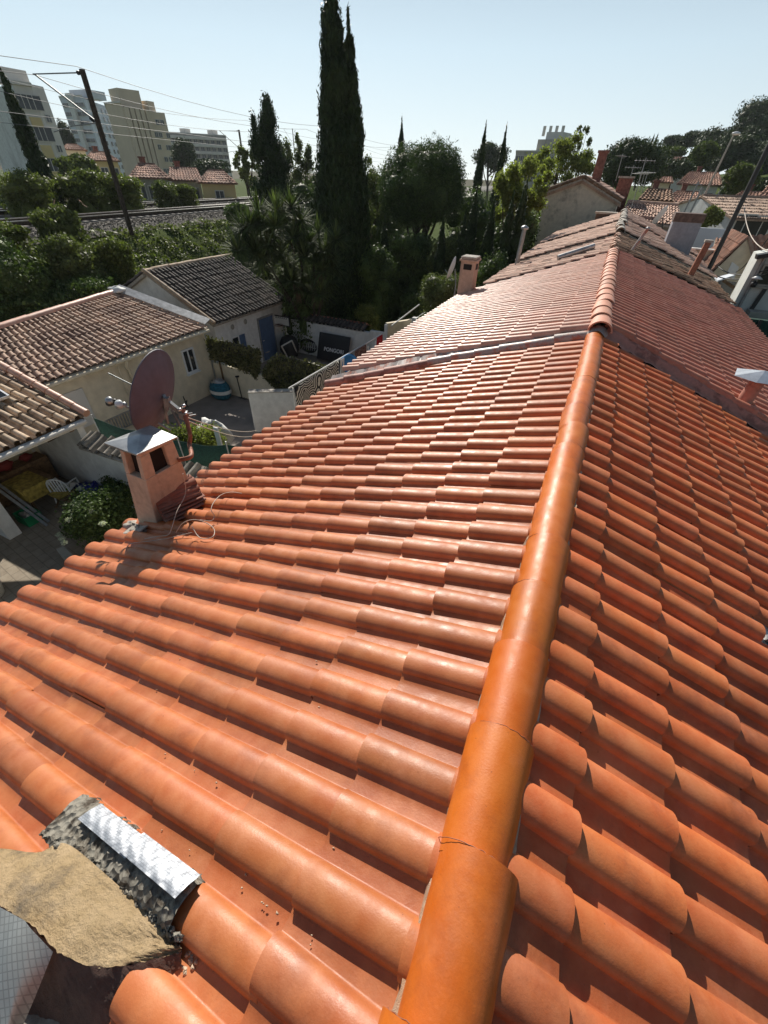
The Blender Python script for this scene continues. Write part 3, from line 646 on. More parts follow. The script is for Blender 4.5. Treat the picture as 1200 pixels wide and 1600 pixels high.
for i in range(len(pts)-1):
    p0 = pts[max(i-1, 0)]; p1 = pts[i]; p2 = pts[i+1]; p3 = pts[min(i+2, len(pts)-1)]
    for s_ in np.linspace(0, 1, 6)[:-1]:
        fine.append(.5*((2*p1)+(-p0+p2)*s_+(2*p0-5*p1+4*p2-p3)*s_**2+(-p0+3*p1-3*p2+p3)*s_**3))
mb.tube(fine+[pts[-1]], .021, 10); part(t, 'mast', mb, M['rustpipe'])
mb = MB(); hb = DD(262, 628, 4.28)
mb.bar(pj, hb, .035, .05); mb.box(hb, (.05, .05, .09), .4); mb.bar(hb, DD(258, 655, 4.32), .012, .02); mb.bar(DD(283, 668, 4.2), DD(268, 640, 4.25), .012, .02)
mb.bar(hb, c-nrm*.05, .03); mb.box(pj, (.07, .07, .06), .3); mb.tube([pj+npv(-.02, -.04, 0), pj+npv(.07, .05, .01)], .01, 6); mb.tube([DD(286, 652, 4.2), DD(306, 648, 4.25)], .008, 6)
mb.bar(DD(250, 600, 4.36), DD(262, 662, 4.33), .02, .02)
part(t, 'bracket', mb, M['galv'])
mb = MB()
for p in ((281, 640), (290, 646), (287, 634)): mb.lathe(DD(*p, 4.17), [(0, -.02), (.014, -.02), (.016, 0), (.01, .02), (0, .02)], 8, ax=(1, .3, .4))
part(t, 'clamp_bolt', mb, M['alu'])
la = DD(214, 660, 4.3); lb = DD(197, 638, 4.35)-0*nrm; lb = c+nrm*.42+npv(0, 0, -.02); 
lb = DD(188, 630, 4.45)
mb = MB(); mb.tube([c+npv(0, 0, -.40), lb], .012, 8); mb.tube([DD(169, 583, 4.7), DD(222, 609, 4.45)], .006, 6); part(t, 'feed_arm', mb, M['galv'])
for i, p in enumerate(((176, 628, 4.5), (191, 633, 4.4))):
    q = DD(*p); f_ = part(t, 'receiver_head', MB().lathe(q-npv(0, 0, .0), [(0, -.06), (.028, -.06), (.03, -.01), (.022, 0), (.022, .04), (0, .045)], 12, ax=(-nrm[0], -nrm[1], .35)), M['dark'] if i == 0 else M['zinc'])
    part(f_, 'cap', MB().lathe(q+npv(.01, -.03, .03), [(0, -.012), (.033, -.012), (.035, .012), (.024, .024), (0, .026)], 14, ax=(.3, -.5, .8)), M['white'] if i else M['zinc'])
# ---- stack of spare curved tiles beside the chimney
def s_tile(kk):
    w_, l_ = .24, .42; v = []; K = 15
    for s_ in (0, 1):
        for lay in (0, 1):
            for k in range(K):
                q = k/(K-1); h = .035*math.sin(2*math.pi*q*1.15+.3)
                v.append(((q-.5)*w_, (s_-.5)*l_, h-lay*.011))
    f = [(k, k+1, 2*K+k+1, 2*K+k) for k in range(K-1)]+[(K+k, 3*K+k, 3*K+k+1, K+k+1) for k in range(K-1)]
    f += [(k, K+k, K+k+1, k+1) for k in range(K-1)]+[(2*K+k, 2*K+k+1, 3*K+k+1, 3*K+k) for k in range(K-1)]+[(0, 2*K, 3*K, K), (K-1, 2*K-1, 4*K-1, 3*K-1)]
    return MB().add(v, f, 0, True)
M['spare'] = tile_mat('old_red_spare_tile', (.26, .085, .055), (.36, .15, .10), dirt=(.10, .05, .04), dirtk=(.5, .7), rough=.7, var=.1)
base_me = mesh_of('spare_tile', s_tile(0), M['spare'], (0, 0, 0))
pos = ['bottom', 'second from the bottom', 'middle', 'second from the top', 'top', 'loose']
lab = ['lowest curved spare tile of the stack leaning on the peach chimney', 'curved spare tile second from the bottom of the chimney stack', 'middle curved spare tile of the stack by the chimney', 'curved spare tile second from the top of the chimney stack', 'topmost curved spare tile leaning flat against the peach chimney']
for k in range(5):
    o = bpy.data.objects.new('spare_tile', base_me if k == 0 else base_me); COL.objects.link(o)
    sft = .036*k
    o.location = (-3.03-sft*.75, 1.98+.012*(k % 2)+.01*k, zl(-3.05)+.115+sft*.72)
    o.rotation_euler = (R_(3*(k % 2)-4), R_(34+2*k), R_(-20+3*((k*7) % 3)))
    o['label'] = lab[k]; o['category'] = 'roof tile'; o['group'] = 'spare tiles stacked beside the chimney'
def on_roof(u, v, dz=.07):
    d = ray(u, v); nn = npv(-math.sin(sL), 0, math.cos(sL)); return EYE+d*((nn@npv(.0728, 0, -1.6081+dz))/(nn@d))
cabs = [([(286, 740, .5), (290, 770, .3), (276, 800, .22), (268, 826, .14), (262, 836, .1), (246, 838, .09), (226, 842, .08)], 'white cable running down the chimney and round the tile stack'),
        ([(275, 832, .12), (285, 818, .2), (302, 812, .2), (320, 816, .14), (334, 826, .09), (333, 838, .09), (318, 842, .09), (308, 836, .1), (300, 822, .16)], 'white cable looped at the foot of the tile stack'),
        ([(312, 812, .16), (330, 814, .1), (335, 806, .12), (330, 797, .18), (334, 785, .2), (346, 773, .16), (362, 769, .1), (378, 771, .08)], 'white cable curling up past the right end of the tile stack'),
        ([(196, 862, .1), (203, 850, .14), (230, 846, .1), (262, 841, .09), (300, 832, .1)], 'thin cable lying over the tiles in the chimney shadow')]
for P, l in cabs:
    Q = smooth_pts([on_roof(*p) for p in P]); solo('cable', l, 'cable', MB().tube(Q, .0034, 6), M['cable'], tuple(Q[0]), 'cables around the tile stack')
for (a, b, l) in (((286, 650, 4.2), (402, 672, 9.5), 'upper thin white guy wire from the dish bracket over the grey courtyard'), ((284, 654, 4.2), (398, 681, 9.2), 'lower thin white guy wire from the dish bracket over the grey courtyard')):
    A = DD(*a); B = DD(*b); Q = [A+(B-A)*s_-npv(0, 0, .25*4*s_*(1-s_)*.4) for s_ in np.linspace(0, 1, 12)]
    solo('guy_wire', l, 'wire', MB().tube(Q, .006, 5), M['cable'], tuple(A), 'guy wires of the dish')
# ---- vent pipe on the right with its metal hood, roof pipes and chimneys further up
t = thing('vent_pipe', 'terracotta vent pipe with a white metal hood on the right slope', 'vent', (2.12, 6.45, zr(2.12)))
b0 = npv(2.12, 6.45, zr(2.12)-.05); tp = b0+npv(.03, .02, .52)
part(t, 'pipe', MB().tube([b0, b0+npv(.01, 0, .25), tp], [.095, .085, .08], 16), M['flash'])
mb = MB(); mb.add([tp+npv(x, y, z) for x, y, z in [(-.30, -.13, .03), (-.1, -.27, .03), (.25, -.24, .03), (.33, .05, .03), (.12, .26, .03), (-.22, .20, .03), (0, -.02, .11)]], [(0, 1, 6), (1, 2, 6), (2, 3, 6), (3, 4, 6), (4, 5, 6), (5, 0, 6), (5, 4, 3, 2, 1, 0)])
part(t, 'hood', mb, M['alu'])
mb = MB(); x0, y0 = -3.5, 13.25; zb0 = zlB(x0)-.1
mb.bx(x0-.21, x0+.21, y0-.21, y0+.21, zb0, zb0+.98); mb.bx(x0-.25, x0+.25, y0-.25, y0+.25, zb0+.98, zb0+1.03)
c2 = part(HOUSE_B, 'chimney', mb, M['stucco_pk'], label='pink square chimney standing at the left eave of the pink roof', bevel=.01)
mb = MB(); mb.bx(x0-.12, x0+.12, y0-.215, y0-.18, zb0+.78, zb0+.92); mb.bx(x0+.18, x0+.215, y0-.11, y0+.11, zb0+.78, zb0+.92); part(c2, 'opening', mb, M['black'])
mb = MB(); mb.prism([(x0-.23, y0-.23), (x0+.23, y0-.23), (x0+.23, y0+.23), (x0-.23, y0+.23)], zb0+1.032, zb0+1.10); part(c2, 'chimney_cap', mb, M['mortar'], bevel=.03)
p = npv(-2.95, 17.8, zlC(-2.95)-.1)
t = thing('flue_pipe', 'grey metal flue pipe standing on the left edge of the patched roof', 'flue', tuple(p))
part(t, 'pipe', MB().tube([p, p+npv(.02, 0, 1.2)], .075, 12), M['galv']); part(t, 'cowl', MB().lathe(p+npv(.02, 0, 1.2), [(.08, 0), (.13, .0), (.13, .07), (.03, .12), (0, .12)], 12), M['zinc'])
a = W(889, 411, 6.05); b = W(927, 405, 6.05); a = npv(-1.35, 15.15, zlC(-1.35)+.12); b = npv(-.45, 15.6, zlC(-.45)+.14)
solo('metal_tube', 'short grey metal tube lying flat on the patched roof', 'pipe', MB().tube([a, b], .075, 12), M['zinc'], tuple(a))
p = npv(.55, 15.2, zrC(.55)-.02); t = thing('flue_pipe', 'small pale pipe beside the ridge where the patched roof starts', 'flue', tuple(p))
part(t, 'pipe', MB().tube([p, p+npv(.22, .1, .58)], .045, 10), M['alu_flash']); part(t, 'cowl', MB().lathe(p+npv(.22, .1, .56), [(.05, 0), (.06, .03), (0, .05)], 10), M['zinc'])
p = npv(2.55, 17.6, zrC(2.55)-.05); t = thing('flue_pipe', 'rusty red terracotta flue pipe on the right slope of the patched roof', 'flue', tuple(p))
part(t, 'pipe', MB().bar(p, p+npv(.1, .05, 1.0), .16, .16), M['rustpipe']); part(t, 'cowl', MB().bar(p+npv(.1, .05, 1.0), p+npv(.1, .05, 1.06), .22, .2), M['mortar'])
mb = MB(); mb.bx(2.05, 3.1, 24.0, 24.8, 4.3, 6.25)
c3 = part(HOUSE_C, 'chimney', mb, M['bluegrey'], label='wide blue grey chimney stack with a dark brick top')
part(c3, 'chimney_cap', MB().bx(2.02, 3.13, 23.97, 24.83, 6.25, 6.55), simple('dark_brick_band', (.13, .085, .07), .9, var=.3, sc=8))
# slipped-tile hole on the right slope with a dark lead patch
mb = MB(); x, y = 1.62, .319+9.0*.2015+.1
mb.box((x-.02, y+.02, zr(x)+.01), (.34, .19, .01), 0, tilt=((.93, 0, .36), (0, 1, 0), (-.36, 0, .93)))
mb.tube([(x-.13, y-.03, zr(x-.13)+.03), (x+.12, y-.05, zr(x+.12)+.03)], .02, 8)
part(HOUSE_A, 'lead_patch', mb, M['zinc'])

# ================================================================== LEFT: COURTYARDS AND NEIGHBOURING HOUSES
EX, EY0, EY1, EZ = -13.4, 5.7, 12.25, 2.57
def wall_poly(mb, p, q, z0, z1, th=.12, m=0):
    p = np.array(p[:2], float); q = np.array(q[:2], float); d = q-p; d /= np.linalg.norm(d); n = npv(-d[1], d[0])*th/2
    mb.prism([tuple(p-n), tuple(q-n), tuple(q+n), tuple(p+n)], z0, z1, m); return mb
g = MB(); g.add([(-15.5, -3, .0), (-4, -3, .0), (-4, 5.25, .0), (-15.5, 5.25, .0)], [(0, 1, 2, 3)]); setting('paving', g, M['paving'])
g = MB(); g.add([(-14, 5.25, .004), (-4, 5.25, .004), (-4, 12.6, .004), (-14, 12.6, .004)], [(0, 1, 2, 3)]); setting('courtyard_floor', g, M['slab'])
g = MB(); g.add([(-14, 12.6, .008), (-4, 12.6, .008), (-4, 18, .008), (-14, 18, .008)], [(0, 1, 2, 3)]); setting('courtyard_floor', g, M['slab'])
# cream house
t = thing('cream_house', 'low cream house with a buff tiled roof, one white window and a white shutter', 'house', (-13.5, 9, 0))
mb = MB(); mb.bx(-19.5, -13.5, EY0-2.5, EY1-.05, 0, 2.5); mb.prism([(-19.5, EY1-.25), (-13.55, EY1-.25), (-13.55, EY1-.05), (-19.5, EY1-.05)], 2.4, 2.5, top=[2.5]*4)
part(t, 'wall', mb, M['stucco_c'])
rgA = W(183, 457, 3.6); rgB = W(0, 513, 3.55)
rgB = rgA+(rgB-rgA)*1.35; ev1 = npv(-13.32, 12.3, 2.6); ev0 = npv(-13.32, 5.55, 2.6)
q = [tuple(rgB), tuple(rgA), (-13.32, 4.0, 2.6), tuple(ev1)]
tile_field('roof_slope', t, q, 38, 10, [M['tile_d']], K=9, ns=3, th=.03, bh=.34, bw=.6, seed=31, jit=.006, skip=lambda i, j: i < 9-(10-j)*.9+0 and j > 99)
slab_under(t, q, .1)
bq = [tuple(rgB), tuple(rgA), (rgB[0]-3, rgB[1], 2.5), (rgA[0]-3.2, rgA[1]+.2, 2.5)]
tile_field('roof_slope', t, bq, 38, 8, [M['tile_d']], K=7, ns=2, th=.03, bh=.3, bw=.6, seed=32); slab_under(t, bq, .1)
ridge_caps(t, rgB+npv(0, 0, .02), rgA+npv(0, 0, .02), .12, .42, [M['tile_b']], grow=.08)
mb = MB(); mb.tube([(-13.24, 5.6, 2.50), (-13.24, 12.25, 2.50)], .06, 8); mb.bx(-13.5, -13.34, 5.6, 12.2, 2.44, 2.56); part(t, 'gutter', mb, M['stucco_c'])
mb = MB(); mb.tube([(-13.26, 8.55, 2.45), (-13.3, 8.5, 2.25), (-13.42, 8.62, 2.1), (-13.42, 8.66, .1)], .045, 8); mb.tube([(-13.42, 8.3, 2.3), (-13.42, 8.32, .5)], .02, 6); part(t, 'downpipe', mb, M['stucco_c'])
def window(t, x, y0, y1_, z0, z1, axis='x', shut=None, frame='white', sill=True, glass='glass', mull=True, th=.05):
    """framed window standing proud of a wall facing +x (axis x) or -y (axis y)"""
    mb = MB(); w = .06; s_ = 1 if axis == 'x' else -1
    def B(a0, a1, b0, b1, d0, d1, mm=0):
        if axis == 'x': mb.bx(x+d0, x+d1, a0, a1, b0, b1, mm)
        else: mb.bx(a0, a1, x-d1, x-d0, b0, b1, mm)
    B(y0-w, y1_+w, z1, z1+w, .003, th); B(y0-w, y1_+w, z0-w, z0, .003, th); B(y0-w, y0, z0, z1, .003, th); B(y1_, y1_+w, z0, z1, .003, th)
    if mull: ym = (y0+y1_)/2; B(ym-.025, ym+.025, z0, z1, .003, th*.8)
    o = part(t, 'window', mb, M[frame])
    mb = MB(); B(y0, y1_, z0, z1, .003, .012); part(o, 'pane', mb, M[glass])
    if sill: mb = MB(); B(y0-w-.04, y1_+w+.04, z0-w-.05, z0-w, .003, th+.06); part(o, 'sill', mb, M[frame])
    return o
window(t, -13.5, 10.95, 11.42, 1.22, 2.0)
o = part(t, 'shutter', MB().bx(-13.495, -13.455, 6.3, 6.98, .9, 2.06), M['stucco_p'], bevel=.01)
mb = MB()
for k in range(10): mb.bx(-13.497, -13.46, 7.25+k*.1, 7.28+k*.1, .35, .8)
mb.bx(-13.497, -13.45, 7.2, 8.25, .80, .83); mb.bx(-13.497, -13.45, 7.2, 8.25, .32, .35); part(t, 'vent_grille', mb, M['zinc'])
# verge flashing between the two roofs
a0 = rgA+npv(.0, .0, .1); a1 = npv(-13.3, 12.3, 2.72); mb = MB()
Q = [a0+(a1-a0)*s_ for s_ in np.linspace(0, 1, 9)]
mb.plate([Q[0]+npv(0, -.12, 0), Q[-1]+npv(0, -.12, 0), Q[-1]+npv(0, .2, .12), Q[0]+npv(0, .2, .12)], (0, 0, .03)); part(t, 'verge_flashing', mb, M['zinc'])
part(t, 'ridge_mortar', MB().blob(rgA+npv(.05, .0, .09), (.35, .22, .12), amp=.15, n=10, seed=2), M['stucco_w'])
# white house with the dark roof, palm shade put into its tile colour
GX = -14.0; gy0, gy1 = 13.25, 17.95
t = thing('white_house', 'white house with a dark stained tile roof in palm shade, a blue door and a blue shutter', 'house', (-14, 15.5, 0))
gr0 = npv(-16.97, 13.1, 4.06); gr1 = npv(-16.97, 18.1, 4.06)
mb = MB(); mb.prism([(GX, gy0), (GX, gy1), (-19.6, gy1), (-19.6, gy0)][::-1], 0, 2.5)
mb.add([(GX, gy0, 2.5), (-19.9, gy0, 2.5), (-16.97, gy0, 3.98), (GX, gy0+.2, 2.5), (-19.9, gy0+.2, 2.5), (-16.97, gy0+.2, 3.98)], [(0, 1, 2), (5, 4, 3), (0, 2, 5, 3), (1, 4, 5, 2)])
mb.add([(GX, gy1, 2.5), (-19.9, gy1, 2.5), (-16.97, gy1, 3.98), (GX, gy1-.2, 2.5), (-19.9, gy1-.2, 2.5), (-16.97, gy1-.2, 3.98)], [(2, 1, 0), (3, 4, 5), (3, 5, 2, 0), (2, 5, 4, 1)])
part(t, 'wall', mb, M['stucco_w'])
for sx, sd_ in ((-13.75, 1), (-20.2, 2)):
    q = [(gr0[0], 13.05, 4.06), (gr0[0], 18.15, 4.06), (sx, 13.05, 2.47), (sx, 18.15, 2.47)]
    tile_field('roof_slope', t, q, 25, 10, [M['tile_g']], K=9, ns=3, th=.03, bh=.4, bw=.55, seed=40+sd_, jit=.012); slab_under(t, q, .1)
ridge_caps(t, (gr0[0], 13.0, 4.05), (gr0[0], 18.2, 4.05), .12, .42, [M['tile_h']], grow=.06, jit=.01)
mb = MB(); Q0 = npv(gr0[0], 13.02, 4.12); Q1 = npv(-13.7, 13.02, 2.54)
for i in range(9): a = Q0+(Q1-Q0)*(i/9); b = Q0+(Q1-Q0)*((i+1.06)/9); mb.tube([a, b], [.075, .085], 8)
part(t, 'verge_cap_row', mb, M['tile_h'])
mb = MB(); mb.bx(GX+.003, GX+.05, 16.02, 17.02, .05, 1.95); d_ = part(t, 'door', mb, M['blue'], bevel=.006)
part(d_, 'frame', MB().bx(GX+.003, GX+.035, 15.93, 16.02, .05, 2.03).bx(GX+.003, GX+.035, 17.02, 17.11, .05, 2.03).bx(GX+.003, GX+.035, 16.02, 17.02, 1.95, 2.03), M['zinc'])
part(d_, 'handle', MB().box((GX+.07, 16.12, 1.0), (.04, .1, .03)), M['alu'])
o = window(t, GX, 14.12, 14.5, 1.0, 1.6, mull=False); part(o, 'shutter', MB().bx(GX+.01, GX+.06, 14.55, 14.92, .98, 1.62), M['blue'], bevel=.005)
for y, z, r in ((14.3, 2.05, .11), (15.15, 2.08, .11)): part(t, 'wall_stain', MB().lathe((GX+.012, y, z), [(0, 0), (r, 0), (r, .006), (0, .006)], 14, ax=(1, 0, 0)), M['stucco_g'])
# lean-to roof of the carport, bottom left
t = thing('carport', 'open carport under a sandy tiled lean-to roof above the shaded patio', 'carport', (-12, 3, 0))
q = [(-13.55, -1.2, 3.27), (-13.55, 5.15, 3.27), (-10.85, -1.2, 2.42), (-10.85, 5.35, 2.42)]
tile_field('roof_slope', t, q, 28, 7, [M['tile_h']], K=11, ns=3, th=.03, bh=.4, bw=.58, seed=51, jit=.010)
slab_under(t, q, .08, 'wood')
mb = MB(); mb.bx(-10.86, -10.78, -1.2, 5.3, 2.26, 2.40); mb.tube([(-10.74, -1.2, 2.34), (-10.74, 5.3, 2.36)], .05, 8); part(t, 'fascia', mb, M['stucco_p'])
mb = MB(); a = npv(-13.5, 5.28, 3.36); b = npv(-10.8, 5.42, 2.52)
for i in range(7): p0 = a+(b-a)*i/7; p1 = a+(b-a)*(i+1.07)/7; mb.tube([p0, p1], [.085, .098], 10)
part(t, 'verge_cap_row', mb, M['tile_b'])
mb = MB(); mb.bx(-13.9, -13.6, -2, 5.3, 0, 3.1); part(t, 'back_wall', mb, M['stucco_w'])
mb = MB(); mb.bx(-13.2, -11.55, 2.75, 3.05, 0, 2.3); part(t, 'pillar', mb, M['stucco_w'], bevel=.01)
mb = MB(); mb.bx(-13.55, -10.9, 5.1, 5.26, 0, 2.32); part(t, 'end_wall', mb, M['stucco_w'])
mb = MB(); mb.bar((-11.0, 5.0, 2.25), (-12.4, 5.0, 1.5), .09, .09); mb.bx(-13.4, -10.95, 4.95, 5.05, 2.15, 2.27); part(t, 'brace', mb, M['wood'])
mb = MB(); mb.bx(-13.58, -13.52, 3.35, 5.0, .9, 2.3); mb.bx(-13.55, -13.49, 3.3, 3.38, .1, 2.35); mb.bx(-13.55, -13.49, 4.92, 5.0, .1, 2.35); part(t, 'white_panel', mb, M['stucco_p'])
# dark red valley gutter
mb = MB(); mb.plate([(-13.42, 3.3, 2.63), (-13.42, 5.75, 2.63), (-13.2, 5.75, 2.60), (-13.2, 3.3, 2.60)], (0, 0, .03)); part(t, 'valley_gutter', mb, M['flash'])
mb = MB(); sp = [W(0, 592, 3.14), W(27, 610, 3.02), W(10, 625, 2.92), W(-30, 612, 2.95)]
nn = npv(.3, 0, .95)
c_ = npv(-12.85, 4.1, 3.20)
t = thing('solar_panel', 'dark solar panel lying on the sandy tiled lean-to roof at the left edge', 'solar panel', tuple(c_))
mb = MB(); mb.plate([(-13.5, 3.1, 3.43), (-12.1, 3.1, 2.99), (-12.1, 4.6, 2.99), (-13.5, 4.6, 3.43)], (0, 0, .04)); part(t, 'panel', mb, M['solar'])
mb = MB(); mb.bar((-12.1, 3.1, 3.0), (-12.1, 4.6, 3.0), .04, .06); mb.bar((-13.5, 4.6, 3.44), (-12.1, 4.6, 3.0), .04, .06); part(t, 'frame', mb, M['alu'])
# boundary wall with tiled coping, white below
t = thing('garden_wall', 'white garden wall with grey tile coping between the patio and the grey courtyard', 'wall', (-8.7, 5.2, 0))
mb = MB(); wall_poly(mb, (-10.75, 5.1), (-4.2, 5.35), 0, 1.82, .16); part(t, 'wall', mb, M['stucco_w'])
M['tile_w'] = tile_mat('grey_coping_tile', (.26, .22, .18), (.38, .34, .28), dirt=(.10, .09, .07), dirtk=(.42, .62), rough=.9, var=.4)
q = [(-10.75, 5.28, 2.02), (-4.2, 5.53, 2.02), (-10.75, 4.86, 1.84), (-4.2, 5.11, 1.84)]
tile_field('coping_tiles', t, q, 28, 1, [M['tile_w']], K=7, ns=2, th=.03, bh=.4, bw=.6, seed=55, jit=.015)
mb = MB(); mb.plate([(-10.75, 5.28, 2.0), (-4.2, 5.53, 2.0), (-4.2, 5.11, 1.82), (-10.75, 4.86, 1.82)], (0, 0, -.05)); part(t, 'coping_bed', mb, M['mortar'])
# green netting fence
t = thing('net_fence', 'dark green netting fence on thin posts behind the tile topped garden wall', 'fence', (-9, 6, 0))
P = [(-11.62, 5.95), (-9.95, 6.0), (-8.6, 6.12), (-7.4, 6.55), (-6.6, 7.0)]; v = []; f = []
for i, (x, y) in enumerate(P):
    for s_ in (0, 1):
        v += [(x, y, .05), (x, y, 1.9+.06*math.sin(i*3)-.1*s_*0)]; break
mb = MB(); k = 0; v = []
for i in range(len(P)-1):
    for s_ in np.linspace(0, 1, 9)[(0 if i == 0 else 1):]:
        x = P[i][0]+(P[i+1][0]-P[i][0])*s_; y = P[i][1]+(P[i+1][1]-P[i][1])*s_; sag = .07*math.sin(math.pi*s_)
        v += [(x, y+.03*math.sin(s_*9+i), .9), (x, y+.02*math.sin(s_*7), 1.95-sag)]; k += 1
mb.add(v, [(2*i, 2*i+2, 2*i+3, 2*i+1) for i in range(k-1)], 0, True); o = part(t, 'netting', mb, M['net']); sm_ = o.modifiers.new('thickness', 'SOLIDIFY'); sm_.thickness = .01
for x, y in P: part(t, 'post', MB().tube([(x, y, 0), (x, y, 2.05)], .02, 6), M['galv'])
# white low wall in front
a = W(388, 613, 1.48); b = W(505, 611, 1.48); t = thing('courtyard_wall', 'plain white rendered wall meeting the orange roof below the washing', 'wall', (a[0], a[1], 0))
mb = MB(); b2 = b+(b-a)*.5; wall_poly(mb, a, b2, 0, 1.5, .22); part(t, 'wall', mb, M['stucco_w'], bevel=.02)
mb = MB(); wall_poly(mb, a, b2, 1.502, 1.53, .27); part(t, 'coping', mb, M['mortar'])
# cream boundary wall + camouflage netting
t = thing('boundary_wall', 'cream boundary wall with two brown posts on the far side of the grey courtyard', 'wall', (-11, 12.2, 0))
mb = MB(); wall_poly(mb, (-13.45, 12.32), (-8.6, 12.05), 0, 1.22, .14); part(t, 'wall', mb, M['stucco_c'])
for x in (-13.0, -11.35): part(t, 'post', MB().bar((x, 12.2, 0), (x-.02, 12.2, 1.75), .06, .05), M['wood'])

# ------------------------------------------------------------------ foliage helpers
def leaf_arrays(clumps, n, size, aspect=.6, up=0.0, rough=.14, inner=.55, seed=1, out=.5, tuft=0, sizevar=.35):
    g = np.random.default_rng(seed); C = np.array(clumps, float)
    wgt = C[:, 3]*C[:, 4]+C[:, 4]*C[:, 5]+C[:, 3]*C[:, 5]; wgt = wgt/wgt.sum()
    if tuft:
        m_ = max(1, n//tuft); ci = g.choice(len(C), m_, p=wgt); d = g.normal(size=(m_, 3)); d /= np.linalg.norm(d, axis=1)[:, None]
        r = inner+(1-inner)*g.random(m_)**.4+g.normal(0, rough, m_)
        p0 = C[ci, :3]+d*C[ci, 3:]*r[:, None]
        p = np.repeat(p0, tuft, 0)+g.normal(0, size*.9, (m_*tuft, 3)); d = np.repeat(d, tuft, 0); n = m_*tuft
    else:
        ci = g.choice(len(C), n, p=wgt); d = g.normal(size=(n, 3)); d /= np.linalg.norm(d, axis=1)[:, None]
        r = inner+(1-inner)*g.random(n)**.45+g.normal(0, rough, n)
        p = C[ci, :3]+d*C[ci, 3:]*r[:, None]
    nn = d*out+g.normal(0, .6, (n, 3)); nn /= np.linalg.norm(nn, axis=1)[:, None]+1e-9
    a = g.normal(size=(n, 3))*(1-up)+np.array([0, 0, 1.])*up*1.6+d*.25*up; a -= nn*(a*nn).sum(1)[:, None]; a /= np.linalg.norm(a, axis=1)[:, None]+1e-9
    b = np.cross(nn, a); s = size*(1+g.normal(0, sizevar, n)).clip(.35, 2)[:, None]
    V = np.stack([p-a*s, p+b*s*aspect-a*s*.1, p+a*s, p-b*s*aspect-a*s*.1], 1).reshape(-1, 3)
    return V
LQ, LQS = 2.3, .64
def leaves(parent, name, clumps, n, size, m, core=True, corek=.62, **k):
    n = int(n*LQ); size *= LQS
    V = leaf_arrays(clumps, n, size, **k); F = np.arange(len(V)); mi = np.zeros(len(V)//4, int)
    loc = root_of(parent)['_loc'] if parent is not None else (0, 0, 0)
    if core:
        K = 8; vs = []; fs = []; off = len(V)
        g = np.random.default_rng(k.get('seed', 1)+50)
        for c in clumps:
            for i in range(K+1):
                for j in range(K*2):
                    th = math.pi*i/K; a = math.pi*j/K; q = corek*(1+g.normal(0, .07))
                    vs.append((c[0]+c[3]*q*math.sin(th)*math.cos(a), c[1]+c[4]*q*math.sin(th)*math.sin(a), c[2]+c[5]*q*math.cos(th)))
            for i in range(K):
                for j in range(2*K): fs.append((off+i*2*K+j, off+(i+1)*2*K+j, off+(i+1)*2*K+(j+1) % (2*K), off+i*2*K+(j+1) % (2*K)))
            off += (K+1)*2*K
        V = np.concatenate([V, np.array(vs)]); F = np.concatenate([F, np.array(fs).ravel()])
    me = fast_mesh(name, V, F, 4, [m], loc)
    return put(name, me, parent)
def trunk(parent, base, top, r, limbs=(), name='trunk', m='bark'):
    base = np.array(base, float); top = np.array(top, float); mb = MB()
    Q = [base+(top-base)*s_+npv(math.sin(s_*5)*.03, math.cos(s_*4)*.03, 0)*np.linalg.norm(top-base) for s_ in np.linspace(0, 1, 7)]
    mb.tube(Q, [r*(1-.65*s_) for s_ in np.linspace(0, 1, 7)], 9)
    for (s0, e) in limbs:
        p = Q[int(s0*6)]; e = np.array(e, float); mid = (p+e)/2+npv(0, 0, -.08*np.linalg.norm(e-p)); mb.tube([p, mid, e], [r*.5*(1-s0*.5), r*.32, r*.1], 6)
    return part(parent, name, mb, M[m])
def tree(name, label, cat, base, clumps, n, size, m, r=.15, limbs=True, group=None, core=True, tt=None, **k):
    t = thing(name, label, cat, tuple(float(a) for a in base), group)
    C = np.array(clumps); top = C[:, :3].mean(0) if tt is None else np.array(tt)
    L = [(.45+.08*(i % 5), c[:3]) for i, c in enumerate(clumps[:9])] if limbs else []
    trunk(t, base, top, r, L); leaves(t, 'crown', clumps, n, size, L_[m] if isinstance(m, str) else m, core=core, **k); return t
def cypress(label, u, vtop, D, h, rad, n=6000, base=None, m='cypress', group=None, spires=1, seed=1, size=.16, name='cypress_tree', lean=(0, 0)):
    """narrow flame-shaped crown built of stacked clumps; the tip stands where the ray (u, vtop) passes at distance D"""
    tip = DD(u, vtop, D); g = np.random.default_rng(seed); b = tip-npv(0, 0, h); cl = []
    N = max(9, int(h/rad*1.6))
    for i in range(N):
        s_ = i/(N-1); w = rad*(min(1, (1-s_)**.62*1.12)*(.62+.38*min(1, s_/.16)))*(1+g.normal(0, .07)); z = b[2]+h*(.02+.96*s_)
        w = max(w, rad*.07)
        cl.append((b[0]+g.normal(0, .09)*w+lean[0]*s_, b[1]+g.normal(0, .09)*w+lean[1]*s_, z, w, w, h/N*1.35))
    bz = (b[0], b[1], max(0, b[2]-.6) if base is None else base)
    t = thing(name, label, 'cypress', bz, group)
    trunk(t, bz, (b[0], b[1], b[2]+h*.3), rad*.22); leaves(t, 'crown', cl, n, size, L_[m], aspect=.32, up=.8, rough=.09, inner=.82, seed=seed, corek=.88, out=.7); return t
